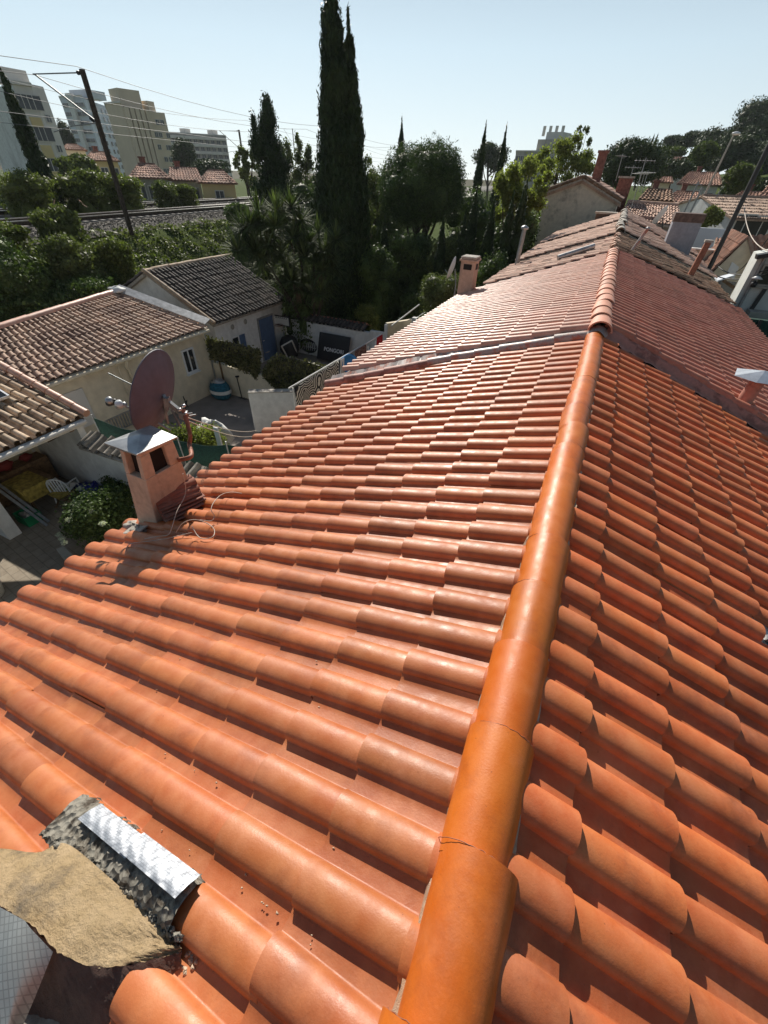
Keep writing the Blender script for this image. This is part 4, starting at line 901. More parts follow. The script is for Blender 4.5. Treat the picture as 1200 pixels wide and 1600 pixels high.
def bush(name, label, c, r, n, size, m, cat='bush', seed=1, clump=7, group=None, core=True, **k):
    g = np.random.default_rng(seed); c = np.array(c, float); cl = [(*c, r[0]*.8, r[1]*.8, r[2]*.85)]
    for i in range(clump):
        a = 6.28*i/clump+g.random(); cl.append((c[0]+math.cos(a)*r[0]*.5, c[1]+math.sin(a)*r[1]*.5, c[2]+g.uniform(-.3, .5)*r[2], r[0]*g.uniform(.32, .5), r[1]*g.uniform(.32, .5), r[2]*g.uniform(.3, .5)))
    t = thing(name, label, cat, (c[0], c[1], max(0, c[2]-r[2])), group)
    mb = MB()
    for i in range(4): a = 6.28*i/4+.4; mb.tube([(c[0]+.1*math.cos(a), c[1]+.1*math.sin(a), max(0, c[2]-r[2])), (c[0]+math.cos(a)*r[0]*.4, c[1]+math.sin(a)*r[1]*.4, c[2])], [.04, .015], 6)
    part(t, 'stem', mb, M['bark']); leaves(t, 'foliage', cl, n, size, L_[m], core=core, seed=seed, **k); return t

# ---- camouflage leaf screens on the cream boundary wall
def screen(label, pts_top, pts_bot, n, seed):
    P = np.array(pts_top, float); Q = np.array(pts_bot, float); g = np.random.default_rng(seed)
    t = thing('leaf_screen', label, 'privacy screen', tuple((Q[0]+Q[-1])/2), 'leafy privacy screens')
    s_ = g.random(n)*(len(P)-1); i = s_.astype(int).clip(0, len(P)-2); f_ = (s_-i)[:, None]; w = g.random(n)[:, None]
    p = (P[i]*(1-f_)+P[i+1]*f_)*(1-w)+(Q[i]*(1-f_)+Q[i+1]*f_)*w+g.normal(0, .05, (n, 3))
    cl = None; nn = g.normal(size=(n, 3)); nn[:, 1] -= .7; nn /= np.linalg.norm(nn, axis=1)[:, None]
    a = g.normal(size=(n, 3)); a -= nn*(a*nn).sum(1)[:, None]; a /= np.linalg.norm(a, axis=1)[:, None]; b = np.cross(nn, a); sz = .05*(1+g.normal(0, .3, n))[:, None]
    V = np.stack([p-a*sz, p+b*sz*.6, p+a*sz, p-b*sz*.6], 1).reshape(-1, 3)
    put('foliage', fast_mesh('foliage', V, np.arange(len(V)), 4, [L_['camo']], t['_loc']), t)
    mb = MB()
    for k in range(len(P)-1): mb.plate([P[k], P[k+1], Q[k+1], Q[k]], (0, .02, 0))
    part(t, 'backing_mesh', mb, M['dark']); return t
yw = 12.15
def pw(u, v): return PY(u, v, yw)
screen('dark leafy privacy screen along the wall beside the cream house', [pw(322, 528), pw(360, 535), pw(403, 547), pw(404, 552)], [pw(330, 560), pw(365, 573), pw(396, 585), pw(402, 590)], 5200, 1)
yw = 12.0
screen('brown and green leafy privacy screen with a raised point near the washing', [pw(412, 580), pw(430, 557), pw(470, 562), pw(510, 575)], [pw(415, 590), pw(432, 606), pw(458, 612), pw(470, 616)], 5200, 2)
# ---- things in the grey courtyard
c_ = W(345, 628, 0); t = thing('garden_bag', 'teal bag with a white band standing on the grey courtyard floor', 'bag', tuple(c_))
c_ = np.array(c_)+npv(-.25, .35, 0)
mb = MB(); mb.lathe(c_, [(0, .02), (.34, .02), (.42, .12), (.45, .3), (.42, .5), (.33, .66), (.30, .70)], 18, sx=1.05, sy=.8); part(t, 'body', mb, M['teal'])
mb = MB(); mb.lathe(c_, [(.462, .26), (.468, .32), (.455, .40)], 18, sx=1.05, sy=.8); part(t, 'band', mb, M['stucco_w'])
mb = MB(); mb.blob(c_+npv(0, 0, .70), (.28, .22, .09), amp=.25, n=8, seed=5); part(t, 'contents', mb, M['zinc'])
c2_ = c_+npv(.75, .35, 0); mb = MB(); mb.tube([c2_, c2_+npv(-.05, 0, .9)], .02, 6); mb.tube([c2_+npv(-.1, 0, .9), c2_+npv(.05, .02, .93)], .04, 6)
for k in range(4): mb.tube([c2_+npv(.1*k-.1, -.1, .03), c2_+npv(.15*k+.1, .15, .04)], .012, 5)
solo('garden_pump', 'thin dark pump handle with scraps beside the teal bag', 'pump', mb, M['dark'], tuple(c2_))
c_ = W(293, 635, .0); mb = MB(); mb.blob(c_+npv(-.3, .3, .2), (.22, .2, .2), amp=.1, seed=3); mb.bar(c_+npv(-.2, .3, .3), c_+npv(.4, -.5, .03), .03); mb.bar(c_+npv(-.5, .1, 1.5), c_+npv(.15, -.1, .03), .03)
solo('garden_tool', 'dark bucket with propped rods against the cream house behind the dish', 'tool', mb, M['dark'], tuple(c_))
def plastic_chair(label, loc, rz):
    t = thing('plastic_chair', label, 'chair', (0, 0, 0)); cs = []
    mb = MB(); mb.bx(-.22, .22, -.22, .22, .42, .45); part(t, 'seat', mb, M['white'], bevel=.015)
    for sx in (-1, 1):
        for sy in (-1, 1): part(t, 'leg', MB().tube([(sx*.21, sy*.2, .43), (sx*.26, sy*.27, 0)], [.022, .016], 6), M['white'])
    mb = MB(); K = 13; v = []
    for k in range(K):
        a = math.pi*k/(K-1); v.append((.25*math.cos(a), .22+.03*math.sin(a), .45+.42*math.sin(a)**.5))
    mb.tube(v, .022, 6)
    for x in (-.14, -.07, 0, .07, .14): mb.bar((x, .22, .45), (x*1.1, .25, .85), .035, .012)
    part(t, 'backrest', mb, M['white'])
    for sx in (-1, 1): part(t, 'armrest', MB().tube([(sx*.23, .22, .68), (sx*.27, 0, .66), (sx*.27, -.2, .62), (sx*.24, -.24, .44)], .02, 6), M['white'])
    t.location = loc; t.rotation_euler = (0, 0, rz); t['_loc'] = [0, 0, 0]; return t
p = W(103, 790, 0); plastic_chair('white plastic armchair standing on the shaded patio by the table', (p[0]-.1, p[1]+.25, 0), R_(-150))
plastic_chair('white plastic garden chair whose back shows above the plain white wall', (W(415, 640, .9)[0]-.35, W(415, 640, .9)[1]+.9, 0), R_(20))
# ---- patio furniture
p = npv(-12.55, 4.05, 0); t = thing('patio_table', 'patio table under a yellow patterned cloth in the carport shade', 'table', tuple(p))
mb = MB(); mb.bx(p[0]-.55, p[0]+.55, p[1]-.35, p[1]+.45, .72, .75); part(t, 'tabletop', mb, M['wood'])
for sx in (-1, 1):
    for sy in (-1, 1): part(t, 'leg', MB().bar((p[0]+sx*.48, p[1]+.05+sy*.34, 0), (p[0]+sx*.48, p[1]+.05+sy*.34, .72), .05), M['wood'])
mb = MB(); mb.bx(p[0]-.3, p[0]+.575, p[1]-.375, p[1]+.3, .753, .76); mb.bx(p[0]+.56, p[0]+.575, p[1]-.37, p[1]+.3, .38, .753); mb.bx(p[0]-.3, p[0]+.56, p[1]-.39, p[1]-.375, .42, .755)
solo('tablecloth', 'yellow patterned cloth hanging over the edge of the patio table', 'tablecloth', mb, M['yellowcloth'], tuple(p+npv(0, 0, .75)))
p = npv(-11.6, 4.3, 0); t = thing('wooden_chair', 'low wooden folding chair between the patio table and the white armchair', 'chair', tuple(p))
part(t, 'seat', MB().bx(p[0]-.22, p[0]+.22, p[1]-.2, p[1]+.2, .42, .45), M['yellowcloth'])
for sx in (-1, 1): part(t, 'leg', MB().bar((p[0]+sx*.2, p[1]-.22, 0), (p[0]+sx*.2, p[1]+.2, .44), .035), M['wood']); part(t, 'leg', MB().bar((p[0]+sx*.17, p[1]+.22, 0), (p[0]+sx*.17, p[1]-.2, .44), .035), M['wood'])
p = npv(-13.25, 4.1, 0); t = thing('sideboard', 'dark sideboard with red things on it under the white panel', 'cupboard', tuple(p))
part(t, 'body', MB().bx(-13.48, -13.0, 3.4, 5.0, 0, .85), M['wood'], bevel=.01); part(t, 'contents', MB().blob((-13.2, 4.0, .98), (.15, .25, .13), seed=2, n=8).blob((-13.2, 4.6, .95), (.12, .15, .10), seed=5, n=8), simple('red_clutter', (.25, .03, .03), .7))
for i, (dx, l) in enumerate(((0, 'long grey board leaning beside the white pillar, the outer one'), (.12, 'long grey board leaning beside the white pillar, the inner one'))):
    solo('leaning_board', l, 'board', MB().bar((-11.25-dx, 3.5+dx, .02), (-13.1-dx, 3.25+dx, 1.75), .07, .02), M['galv'], (-11.25-dx, 3.5+dx, 0), 'boards leaning by the pillar')
p = W(40, 818, 0); t = thing('crate', 'green plastic crate at the foot of the white pillar', 'crate', tuple(p))
mb = MB()
for (x0, x1, y0_, y1_) in ((-.25, .25, -.2, -.18), (-.25, .25, .18, .2), (-.25, -.23, -.18, .18), (.23, .25, -.18, .18)): mb.bx(p[0]+x0, p[0]+x1, p[1]+.15+y0_, p[1]+.15+y1_, 0, .28)
mb.bx(p[0]-.23, p[0]+.23, p[1]-.03, p[1]+.33, 0, .02); part(t, 'body', mb, M['green']); part(t, 'contents', MB().blob((p[0], p[1]+.15, .2), (.2, .15, .08), seed=3, n=8), M['zinc'])
p = W(152, 780, 0); mb = MB(); mb.blob((p[0]-.1, p[1]+.15, .18), (.55, .45, .22), amp=.2, seed=12, n=16)
solo('tarpaulin', 'crumpled bright blue tarpaulin on the ground behind the flowering shrub', 'tarpaulin', mb, M['tarp'], tuple(p))
p = W(-8, 935, 0); t = thing('plant_pot', 'round white rimmed pot cut off by the left edge of the picture', 'pot', tuple(p)); p = p+npv(-.12, 0, 0)
part(t, 'pot', MB().lathe(p, [(0, .02), (.24, .02), (.33, .45), (.37, .47), (.37, .5), (.31, .5), (.29, .44), (0, .40)], 28), M['stucco_w'])
part(t, 'plant', MB().blob(p+npv(0, 0, .42), (.26, .26, .06), seed=6), L_['dark'])
p = W(150, 855, 0)
t = bush('flowering_shrub', 'dark glossy shrub with white flower heads growing by the patio', (p[0]+.1, p[1]+.4, .75), (.95, .8, .8), 6500, .055, 'dark', seed=6, clump=10, core=True, corek=.6)
g_ = np.random.default_rng(5); cl = []
for u_, v_ in ((92, 835), (97, 842), (115, 804), (108, 812), (125, 763), (133, 770), (143, 800), (160, 818), (118, 800), (138, 785), (100, 848)):
    q = W(u_, v_, 1.25 if v_ < 830 else .7); cl.append((*q, .07, .07, .05))
leaves(t, 'blossom', cl, 1500, .022, L_['white'], core=False, inner=.2)
bush('planter_shrub', 'dark green shrub in the shade behind the white flowering shrub', (p[0]-.6, p[1]+1.9, .55), (1.2, .7, .6), 4500, .06, 'dark', seed=16, clump=8)
mb = MB(); mb.bar(W(98, 862, .25), W(122, 886, .25), .16, .3); solo('planter_edge', 'grey stone edging at the foot of the flowering shrub', 'edging', mb, M['stucco_g'], tuple(W(98, 862, 0)), bevel=.01)
for u_, v_, r_, sd_, lb in ((270, 690, .55, 3, 'leafy green shrub showing between the dish and its mast'), (318, 688, .8, 4, 'pale sunlit shrub beyond the dish mast in front of the green netting')):
    q = W(u_, v_, .9); bush('garden_shrub', lb, (q[0], q[1], .8), (r_, r_*.8, .7), 2600, .05, 'ivy' if sd_ == 3 else 'light', seed=sd_, clump=6, core=True, corek=.5)
q = W(340, 680, 1.6); solo('fence_plank', 'short white painted plank upright beside the green netting', 'plank', MB().box((q[0], q[1], 1.2), (.16, .05, 1.3)), M['stucco_w'], (q[0], q[1], .55))
mb = MB(); qa = W(278, 693, 1.1); mb.blob((W(318, 683, .5)[0]+.1, W(318, 683, .5)[1]+.4, .45), (.75, .3, .45), seed=31, amp=.15); solo('pale_rock', 'pale sunlit rock mound behind the shrub by the green netting', 'rock', mb, M['stucco_w'], tuple(W(318, 683, 0)))

# ---- second courtyard: back wall, hoop, table tennis table, door clutter
YB = 18.0
t = thing('courtyard_back_wall', 'white back wall with a row of dark coping tiles, graffiti and clutter in front', 'wall', (-11, YB, 0))
mb = MB(); mb.bx(-14, -9.1, YB, YB+.2, 0, 1.62); mb.bx(-9.1, -8.35, YB, YB+.2, 0, 1.72); mb.bx(-8.35, -8.2, YB, YB+.2, 0, 2.1); part(t, 'wall', mb, M['stucco_w'])
q = [(-14.1, YB+.30, 1.86), (-9.35, YB+.30, 1.86), (-14.1, YB-.12, 1.68), (-9.35, YB-.12, 1.68)]
tile_field('coping_tiles', t, q, 22, 1, [M['tile_g']], K=7, ns=2, th=.03, bh=.42, bw=.6, seed=61, jit=.012)
q = [(-14.1, YB+.30, 1.86), (-9.35, YB+.30, 1.86), (-14.1, YB+.7, 1.7), (-9.35, YB+.7, 1.7)]
tile_field('coping_tiles', t, q, 22, 1, [M['tile_br']], K=7, ns=2, th=.03, bh=.42, bw=.6, seed=62, jit=.012)
mb = MB(); wall_poly(mb, (-8.3, YB+.1), (-6.2, 21.5), 0, 2.15, .16); wall_poly(mb, (-6.2, 21.5), (-4.2, 21.8), 0, 2.15, .16)
solo('cream_wall', 'curving cream wall running up to the roof past the red towel', 'wall', mb, M['stucco_c'], (-7, 20, 0))
# graffiti: looped white outlines on a dark oval
def yp(u, v, y=YB-.01): return PY(u, v, y)
gl = MB(); gc = (yp(468, 530)+yp(496, 551))/2; 
mb = MB(); K = 26; v = [(gc[0]+.52*math.cos(6.28*k/K), YB-.012, gc[2]+.36*math.sin(6.28*k/K)) for k in range(K)]+[(gc[0]+.52*math.cos(6.28*k/K), YB-.004, gc[2]+.36*math.sin(6.28*k/K)) for k in range(K)]
mb.add(v, [tuple(range(K))[::-1]]+[(k, (k+1) % K, K+(k+1) % K, K+k) for k in range(K)]); o = part(t, 'graffiti', mb, M['dark'])
mb = MB(); g_ = np.random.default_rng(3)
for k in range(7):
    x = gc[0]-.36+.12*k; mb.tube(smooth_pts([npv(x, YB-.02, gc[2]-.2), npv(x+.03, YB-.02, gc[2]+.05+.1*g_.random()), npv(x+.09, YB-.02, gc[2]+.2), npv(x+.10, YB-.02, gc[2]-.05), npv(x+.02, YB-.02, gc[2]-.12*g_.random())]), .014, 4)
mb.tube([npv(gc[0]+.57*math.cos(a), YB-.02, gc[2]+.41*math.sin(a)) for a in np.linspace(3.2, 6.3, 16)], .014, 4)
part(o, 'graffiti_outline', mb, M['stucco_w'])
# table tennis table folded against the wall
a = yp(500, 526, YB-.15); b = yp(545, 562, YB-.15)
t = thing('table_tennis_table', 'folded black table tennis table with white lettering leaning on the white back wall', 'table tennis table', ((a[0]+b[0])/2, YB-.2, 0))
mb = MB(); x0, x1 = a[0], a[0]+1.75; mb.plate([(x0, YB-.55, .12), (x1, YB-.55, .12), (x1, YB-.12, 1.3), (x0, YB-.12, 1.3)], (0, -.03, .01)); part(t, 'top', mb, simple('dark_table_top', (.006, .006, .009), .45, var=.1))
for x in (x0+.2, x1-.2): part(t, 'leg', MB().bar((x, YB-.3, 0), (x, YB-.5, .3), .04), M['dark'])
fc = bpy.data.curves.new('lettering', 'FONT'); fc.body = 'PONGORI'; fc.size = .25; fc.align_x = 'CENTER'; fc.extrude = .003; fc.offset = .006; fc.materials.append(M['white'])
fo = bpy.data.objects.new('lettering', fc); COL.objects.link(fo); fo.parent = t
sl_ = math.atan2(1.18, .43); fo.location = ((x0+x1)/2+.05-t.location[0], YB-.55+.43*.36-.045-t.location[1], .12+1.18*.36+.0); fo.rotation_euler = (sl_, 0, 0)
bpy.context.view_layer.update(); lm = bpy.data.meshes.new_from_object(fo.evaluated_get(bpy.context.evaluated_depsgraph_get())); lo = bpy.data.objects.new('lettering', lm); COL.objects.link(lo); lo.parent = t; lo.location = fo.location; lo.rotation_euler = fo.rotation_euler
lo.name = 'white_lettering'; bpy.data.objects.remove(fo)
# hoop
t = thing('basketball_hoop', 'small basketball hoop with a pale backboard on a thin pole by the blue door', 'basketball hoop', (-13.4, 17.4, 0))
hc = PY(440, 501, 17.3); mb = MB(); mb.box((hc[0], 17.3, hc[2]), (.95, .04, .42)); part(t, 'backboard', mb, M['stucco_p'])
mb = MB()
for dz in (-.21, .21): mb.bar((hc[0]-.48, 17.275, hc[2]+dz), (hc[0]+.48, 17.275, hc[2]+dz), .04)
for dx in (-.48, .48): mb.bar((hc[0]+dx, 17.275, hc[2]-.21), (hc[0]+dx, 17.275, hc[2]+.21), .04)
for k in range(6): mb.bar((hc[0]-.3+.12*k, 17.272, hc[2]+.10), (hc[0]-.27+.12*k, 17.272, hc[2]+.16), .03)
part(t, 'frame', mb, M['dark']); part(t, 'pole', MB().tube([(hc[0], 17.4, 0), (hc[0], 17.35, hc[2])], .03, 8), M['galv'])
part(t, 'hoop', MB().tube([(hc[0]+.2*math.cos(a), 17.05+.2*math.sin(a), hc[2]-.15) for a in np.linspace(0, 6.28, 17)], .012, 5), M['rustpipe'])
q = yp(452, 540, 17.2); t = thing('covered_barbecue', 'black covered kettle barbecue next to the blue door', 'barbecue', (q[0], 17.2, 0))
part(t, 'cover', MB().lathe((q[0], 17.2, 0), [(.40, .12), (.48, .4), (.46, .75), (.34, .98), (.12, 1.08), (0, 1.1)], 18), M['dark'])
for k in range(3): a = 2.1*k; part(t, 'leg', MB().tube([(q[0]+.2*math.cos(a), 17.2+.2*math.sin(a), .3), (q[0]+.35*math.cos(a), 17.2+.35*math.sin(a), 0)], .02, 6), M['galv'])
mb = MB(); A4 = [W(440, 541, .9), W(456, 532, 1.1), W(464, 551, .3), W(450, 560, .1)]
for k in range(4): mb.bar(A4[k], A4[(k+1) % 4], .05)
solo('chair_frame', 'empty white rectangular chair frame leaning in front of the black barbecue', 'chair_frame', mb, M['stucco_p'], tuple(W(450, 560, 0)))  # bare white metal frame of a folding chair
for u_, v_, l, m_, sz in ((388, 560, 'round green table near the blue door', 'green', .4), (412, 549, 'small grey lounger below the blue door', 'blue', .3)):
    q = W(u_, v_, .4); t = thing('garden_table', l, 'table', (q[0], q[1], 0)); part(t, 'tabletop', MB().lathe((q[0], q[1], .4), [(0, 0), (sz, 0), (sz, .03), (0, .03)], 16), M['stucco_g'] if m_ == 'blue' else M['net'])
    for k in range(3): a = 2.1*k; part(t, 'leg', MB().tube([(q[0], q[1], .4), (q[0]+sz*.8*math.cos(a), q[1]+sz*.8*math.sin(a), 0)], .018, 5), M['galv'])
# ---- washing line with hung cloths
LX = -7.22
t = thing('washing_line', 'long pale washing rail on posts along the terrace by the orange roof', 'washing line', (LX, 12, 0))
part(t, 'rail', MB().tube([(LX-.08, 9.2, 2.5), (LX, 15.35, 2.5)], .025, 8), M['stucco_w'])
for y in (9.3, 11.9, 14.0, 15.2): part(t, 'post', MB().tube([(LX, y, 0), (LX, y, 2.5)], .025, 6), M['stucco_w'])
def cloth(y0, y1_, ln, m_, label, seed, z=2.52):
    g = np.random.default_rng(seed); v = []; f = []; a_, b_ = 15, 9
    for i in range(a_):
        for j in range(b_):
            y = y0+(y1_-y0)*i/(a_-1); q = j/(b_-1); v.append((LX+.04+.05*math.sin(i*1.1+seed)*q+.01, y, z-ln*q))
    for i in range(a_-1):
        for j in range(b_-1): f.append((i*b_+j, (i+1)*b_+j, (i+1)*b_+j+1, i*b_+j+1))
    o = solo('hanging_cloth', label, 'cloth', MB().add(v, f, 0, True), m_, (LX, (y0+y1_)/2, z), 'washing hung on the rail'); o.modifiers.new('thickness', 'SOLIDIFY').thickness = .008
cloth(9.3, 11.85, 1.3, M['print'], 'large black and white patterned cloth at the near end of the washing rail', 1)
cloth(11.95, 12.25, .7, M['stucco_w'], 'narrow white cloth next to the blue tub on the washing rail', 2)
cloth(13.0, 13.9, 1.0, M['printb'], 'dark brown patterned cloth in the middle of the washing rail', 4)
cloth(14.8, 15.3, .75, M['red'], 'red towel at the far end of the washing rail', 5)
q = PX(544, 571, LX+.1); mb = MB(); mb.lathe(q, [(0, -.05), (.26, -.05), (.33, .18), (.35, .19), (.30, .19), (.24, 0), (0, 0)], 20, ax=(.75, -.4, .5)); solo('blue_tub', 'bright blue plastic tub beside the washing', 'tub', mb, M['bluep'], tuple(q))
mb = MB()
for k in range(3): mb.bar((LX+.02, 14.1, 2.2-.18*k), (LX+.02, 14.75, 2.25-.18*k), .02)
mb.bar((LX+.02, 14.1, 2.4), (LX+.02, 14.2, 1.4), .03); mb.bar((LX+.02, 14.75, 2.4), (LX+.02, 14.6, 1.4), .03); solo('drying_rack', 'white drying rack between the brown cloth and the red towel', 'drying rack', mb, M['white'], (LX, 14.4, 1.5))
# green court and white posts beyond the cream wall
g = MB(); g.add([(-16.5, 24.2, .02), (-8, 24.2, .02), (-8, 32.5, .02), (-16.5, 32.5, .02)], [(0, 1, 2, 3)]); setting('green_court', g, M['court'])
mb = MB(); 
for y in (25.5, 28.2, 31.2): mb.bx(-16.5, -8.2, y, y+.07, .024, .03)
mb.bx(-12.2, -12.1, 25.5, 31.2, .024, .031); setting('court_lines', mb, M['stucco_w'])
t = thing('white_fence', 'white posts with a slack rail rising above the cream wall', 'fence', (-8, 23, 0))
for u_, v_, h_ in ((648, 505, .25), (676, 492, .75)): q = W(u_, v_, 2.15); part(t, 'post', MB().bx(q[0]-.12, q[0]+.12, q[1]-.12, q[1]+.12, 0, 2.15+h_), M['stucco_w'], bevel=.02)
qa = W(648, 499, 2.3); qb = W(674, 482, 2.6); part(t, 'rail', MB().tube([qa, qb], .03, 6).tube([W(612, 509, 2.2), W(655, 476, 2.5)], .03, 6), M['stucco_w'])

# ================================================================== RAILWAY EMBANKMENT
RA = -.105; rd = npv(math.sin(RA), math.cos(RA), 0); rn_ = npv(math.cos(RA), -math.sin(RA), 0); RZ = 4.62
def LP(l, s_, z): return rn_*l+rd*s_+npv(0, 0, z)
lt1 = float((W(150, 323.5, RZ+.15))@rn_); lt2 = float((W(150, 338.5, RZ+.15))@rn_)
mb = MB(); prof = [(-19.2, -.05), (-20.0, .4), (-22.2, 2.4), (-24.7, 4.08), (-25.5, 4.1), (lt1-4.5, 4.0), (lt1-7, 3.6), (-70, 3.2), (-170, 2.0), (-600, .2)]
g_ = np.random.default_rng(4); ss = list(range(-60, 121, 3))+[180, 320]
v = []; f = []
for s_ in ss:
    for (l, z) in prof: v.append(LP(l+g_.normal(0, .12)*(l > -25), s_, z+g_.normal(0, .1)*(l > -25 and z > .5)))
for i in range(len(ss)-1):
    for k in range(len(prof)-1): f.append((i*len(prof)+k, (i+1)*len(prof)+k, (i+1)*len(prof)+k+1, i*len(prof)+k+1))
mb.add(v, f, 0, True); setting('embankment', mb, M['slope'])
mb = MB(); v = []; f = []; pr = [(-25.0, 4.11), (lt2+2.3, RZ-.12), (lt2+1.7, RZ), (lt1-1.5, RZ), (lt1-3.5, RZ-.5)]
for s_ in (-60, 0, 40, 120, 320):
    for l, z in pr: v.append(LP(l, s_, z))
for i in range(4):
    for k in range(4): f.append((i*5+k, i*5+5+k, i*5+6+k, i*5+1+k))
mb.add(v, f); setting('ballast', mb, M['ballast'])
N = 16000; g_ = np.random.default_rng(9); l = -26.7+(-lt2*0)+g_.random(N)*0
ll = np.where(g_.random(N) < .6, g_.uniform(lt2+1.3, -25.0, N), g_.uniform(lt1-1, lt2+1.4, N)); sv = g_.uniform(0, 62, N)
P = rn_[None]*ll[:, None]+rd[None]*sv[:, None]; zz = np.interp(ll, [lt2+1.2, lt2+1.7, lt2+2.3, -25.1], [RZ-.07, RZ, RZ-.12, 4.11]); P[:, 2] = zz+.02
tet = np.array([[1, 0, -.4], [-.5, .87, -.4], [-.5, -.87, -.4], [0, 0, .8]]); rr = g_.uniform(.025, .065, N)
V = (P[:, None, :]+tet[None]*rr[:, None, None]*(1+g_.normal(0, .25, (N, 4, 1)))).reshape(-1, 3)
F = (np.array([(0, 2, 1), (0, 1, 3), (1, 2, 3), (2, 0, 3)])[None]+(np.arange(N)*4)[:, None, None]).ravel()
o = put('ballast_stones', fast_mesh('ballast_stones', V, F, 3, [M['ballast']])); o['kind'] = 'stuff'
slm = mesh_of('sleeper', MB().box((0, 0, 0), (2.5, .26, .16)), M['sleeper'], (0, 0, 0))
for lt_, lb in ((lt1, 'far railway track with polished rails, beyond the nearer one'), (lt2, 'near railway track with polished rails on top of the embankment')):
    o0 = LP(lt_, 5, RZ); t = thing('railway_track', lb, 'railway track', tuple(o0), 'railway tracks on the embankment')
    for sd_ in (-.75, .75):
        mb = MB(); a = LP(lt_+sd_, 2, RZ+.08); b = LP(lt_+sd_, 64, RZ+.08); mb.bar(a, b, .17, .03, 1); mb.bar(a+npv(0, 0, .09), b+npv(0, 0, .09), .05, .16, 1); mb.bar(a+npv(0, 0, .19), b+npv(0, 0, .19), .11, .045); part(t, 'rail', mb, [M['rail'], M['bark']])
    for k in range(98):
        o = bpy.data.objects.new('sleeper', slm); COL.objects.link(o); o.parent = t; p = LP(lt_, 3.2+.62*k, RZ+.0)-o0; o.location = p; o.rotation_euler = (0, 0, -RA)
# ivy and weeds over the slope
N = 42000; g_ = np.random.default_rng(19); ll = g_.uniform(-25.2, -19.6, N)+g_.normal(0, .15, N); sv = g_.uniform(4, 52, N)
z_ = np.interp(ll, [-25.7, -24.9, -22.2, -20.0, -19.2], [4.1, 4.08, 2.4, .4, 0])
P = rn_[None]*ll[:, None]+rd[None]*sv[:, None]; P[:, 2] = z_+.1+.25*np.abs(np.sin(ll*2.1+np.sin(sv*1.3)))*np.abs(np.sin(sv*1.7))+g_.normal(0, .05, N)
nn = g_.normal(size=(N, 3))*.7+np.array([.4, 0, .8]); nn /= np.linalg.norm(nn, axis=1)[:, None]; a = g_.normal(size=(N, 3)); a -= nn*(a*nn).sum(1)[:, None]; a /= np.linalg.norm(a, axis=1)[:, None]; b = np.cross(nn, a); sz = .075*(1+g_.normal(0, .35, N)).clip(.4, 2)[:, None]
V = np.stack([P-a*sz, P+b*sz*.7, P+a*sz, P-b*sz*.7], 1).reshape(-1, 3); o = put('ivy', fast_mesh('ivy', V, np.arange(len(V)), 4, [L_['ivy']])); o['kind'] = 'stuff'
# ---- masts with cantilevers
def mast(label, u, vb, vt, zb, arm=3.4, two=True):
    b = W(u[0], vb, zb); h = 1.0
    for k in range(2000):
        p = b+npv(0, 0, k*.01); q = (p-EYE); y = 800-FPX*(q@UU)/(q@FF)
        if y < vt: h = k*.01; break
    t = thing('catenary_mast', label, 'railway mast', tuple(b), 'railway masts along the track')
    part(t, 'post', MB().bar(b-npv(0, 0, .4), b+npv(0, 0, h), .17, .2), M['bark'])
    w = -rn_; top = b+npv(0, 0, h-.12)
    mb = MB(); tip = top+w*arm; mb.tube([top, tip], .028, 6); mb.tube([tip-w*.1, b+npv(0, 0, h*.70)], .04, 6); mb.tube([b+npv(0, 0, h*.70), b+npv(0, 0, h*.68)+w*arm*.55, tip-npv(0, 0, h*.34)], .025, 6)
    part(t, 'cantilever', mb, M['galv'])
    part(t, 'insulator', MB().lathe(top+w*.25, [(0, -.12), (.09, -.1), (.03, -.03), (.09, 0), (.03, .05), (.09, .09), (0, .12)], 8, ax=tuple(w)), M['dark']); mb = MB(); mb.lathe(b+npv(0, 0, h*.72)+w*.35, [(0, -.12), (.09, -.1), (.03, -.03), (.09, 0), (.03, .05), (.09, .09), (0, .12)], 8, ax=(w[0], w[1], .6))
    part(t, 'insulator', mb, M['dark']); return b, h
m1, h1_ = mast('tall dark railway mast at the left with its arm reaching over the track', (203, 0), 355, 108, 4.5)
m2, h2_ = mast('slim railway mast left of the jagged dark conifer', (388, 0), 305, 203, 4.3)
m3, h3_ = mast('slim railway mast between the jagged conifer and the tallest cypress', (464, 0), 285, 201, 4.3)
m4, h4_ = mast('small distant railway mast just right of the tallest cypress', (585, 0), 262, 228, 4.4)
k = 0
for (dl, dz, lb) in ((-3.3, -.15, 'upper wire over the near railway track'), (-3.3, -1.75, 'contact wire just above the near railway track'), (-8.5, -.4, 'upper wire over the far railway track'), (-8.5, -1.9, 'contact wire just above the far railway track'), (-.3, .1, 'feeder wire along the tops of the masts'), (-10.5, .5, 'highest feeder wire beyond the far track')):
    Pm = [m1+npv(0, 0, h1_), m2+npv(0, 0, h2_), m3+npv(0, 0, h3_), m4+npv(0, 0, h4_)]; z_ = Pm[0][2]
    l0 = float(Pm[0]@rn_)+dl; s1 = float(Pm[0]@rd); Q = []
    S_ = [s1-32, s1, s1+30, s1+60, s1+90]
    for i in range(4):
        for q in np.linspace(0, 1, 9)[:-1]: Q.append(LP(l0, S_[i]+(S_[i+1]-S_[i])*q, z_+dz-(.55 if dz > -1 else 0)*4*q*(1-q)))
    solo('overhead_wire', lb, 'wire', MB().tube(Q, .012, 4, caps=False), M['wiref'], tuple(Q[8]), 'overhead wires of the railway')

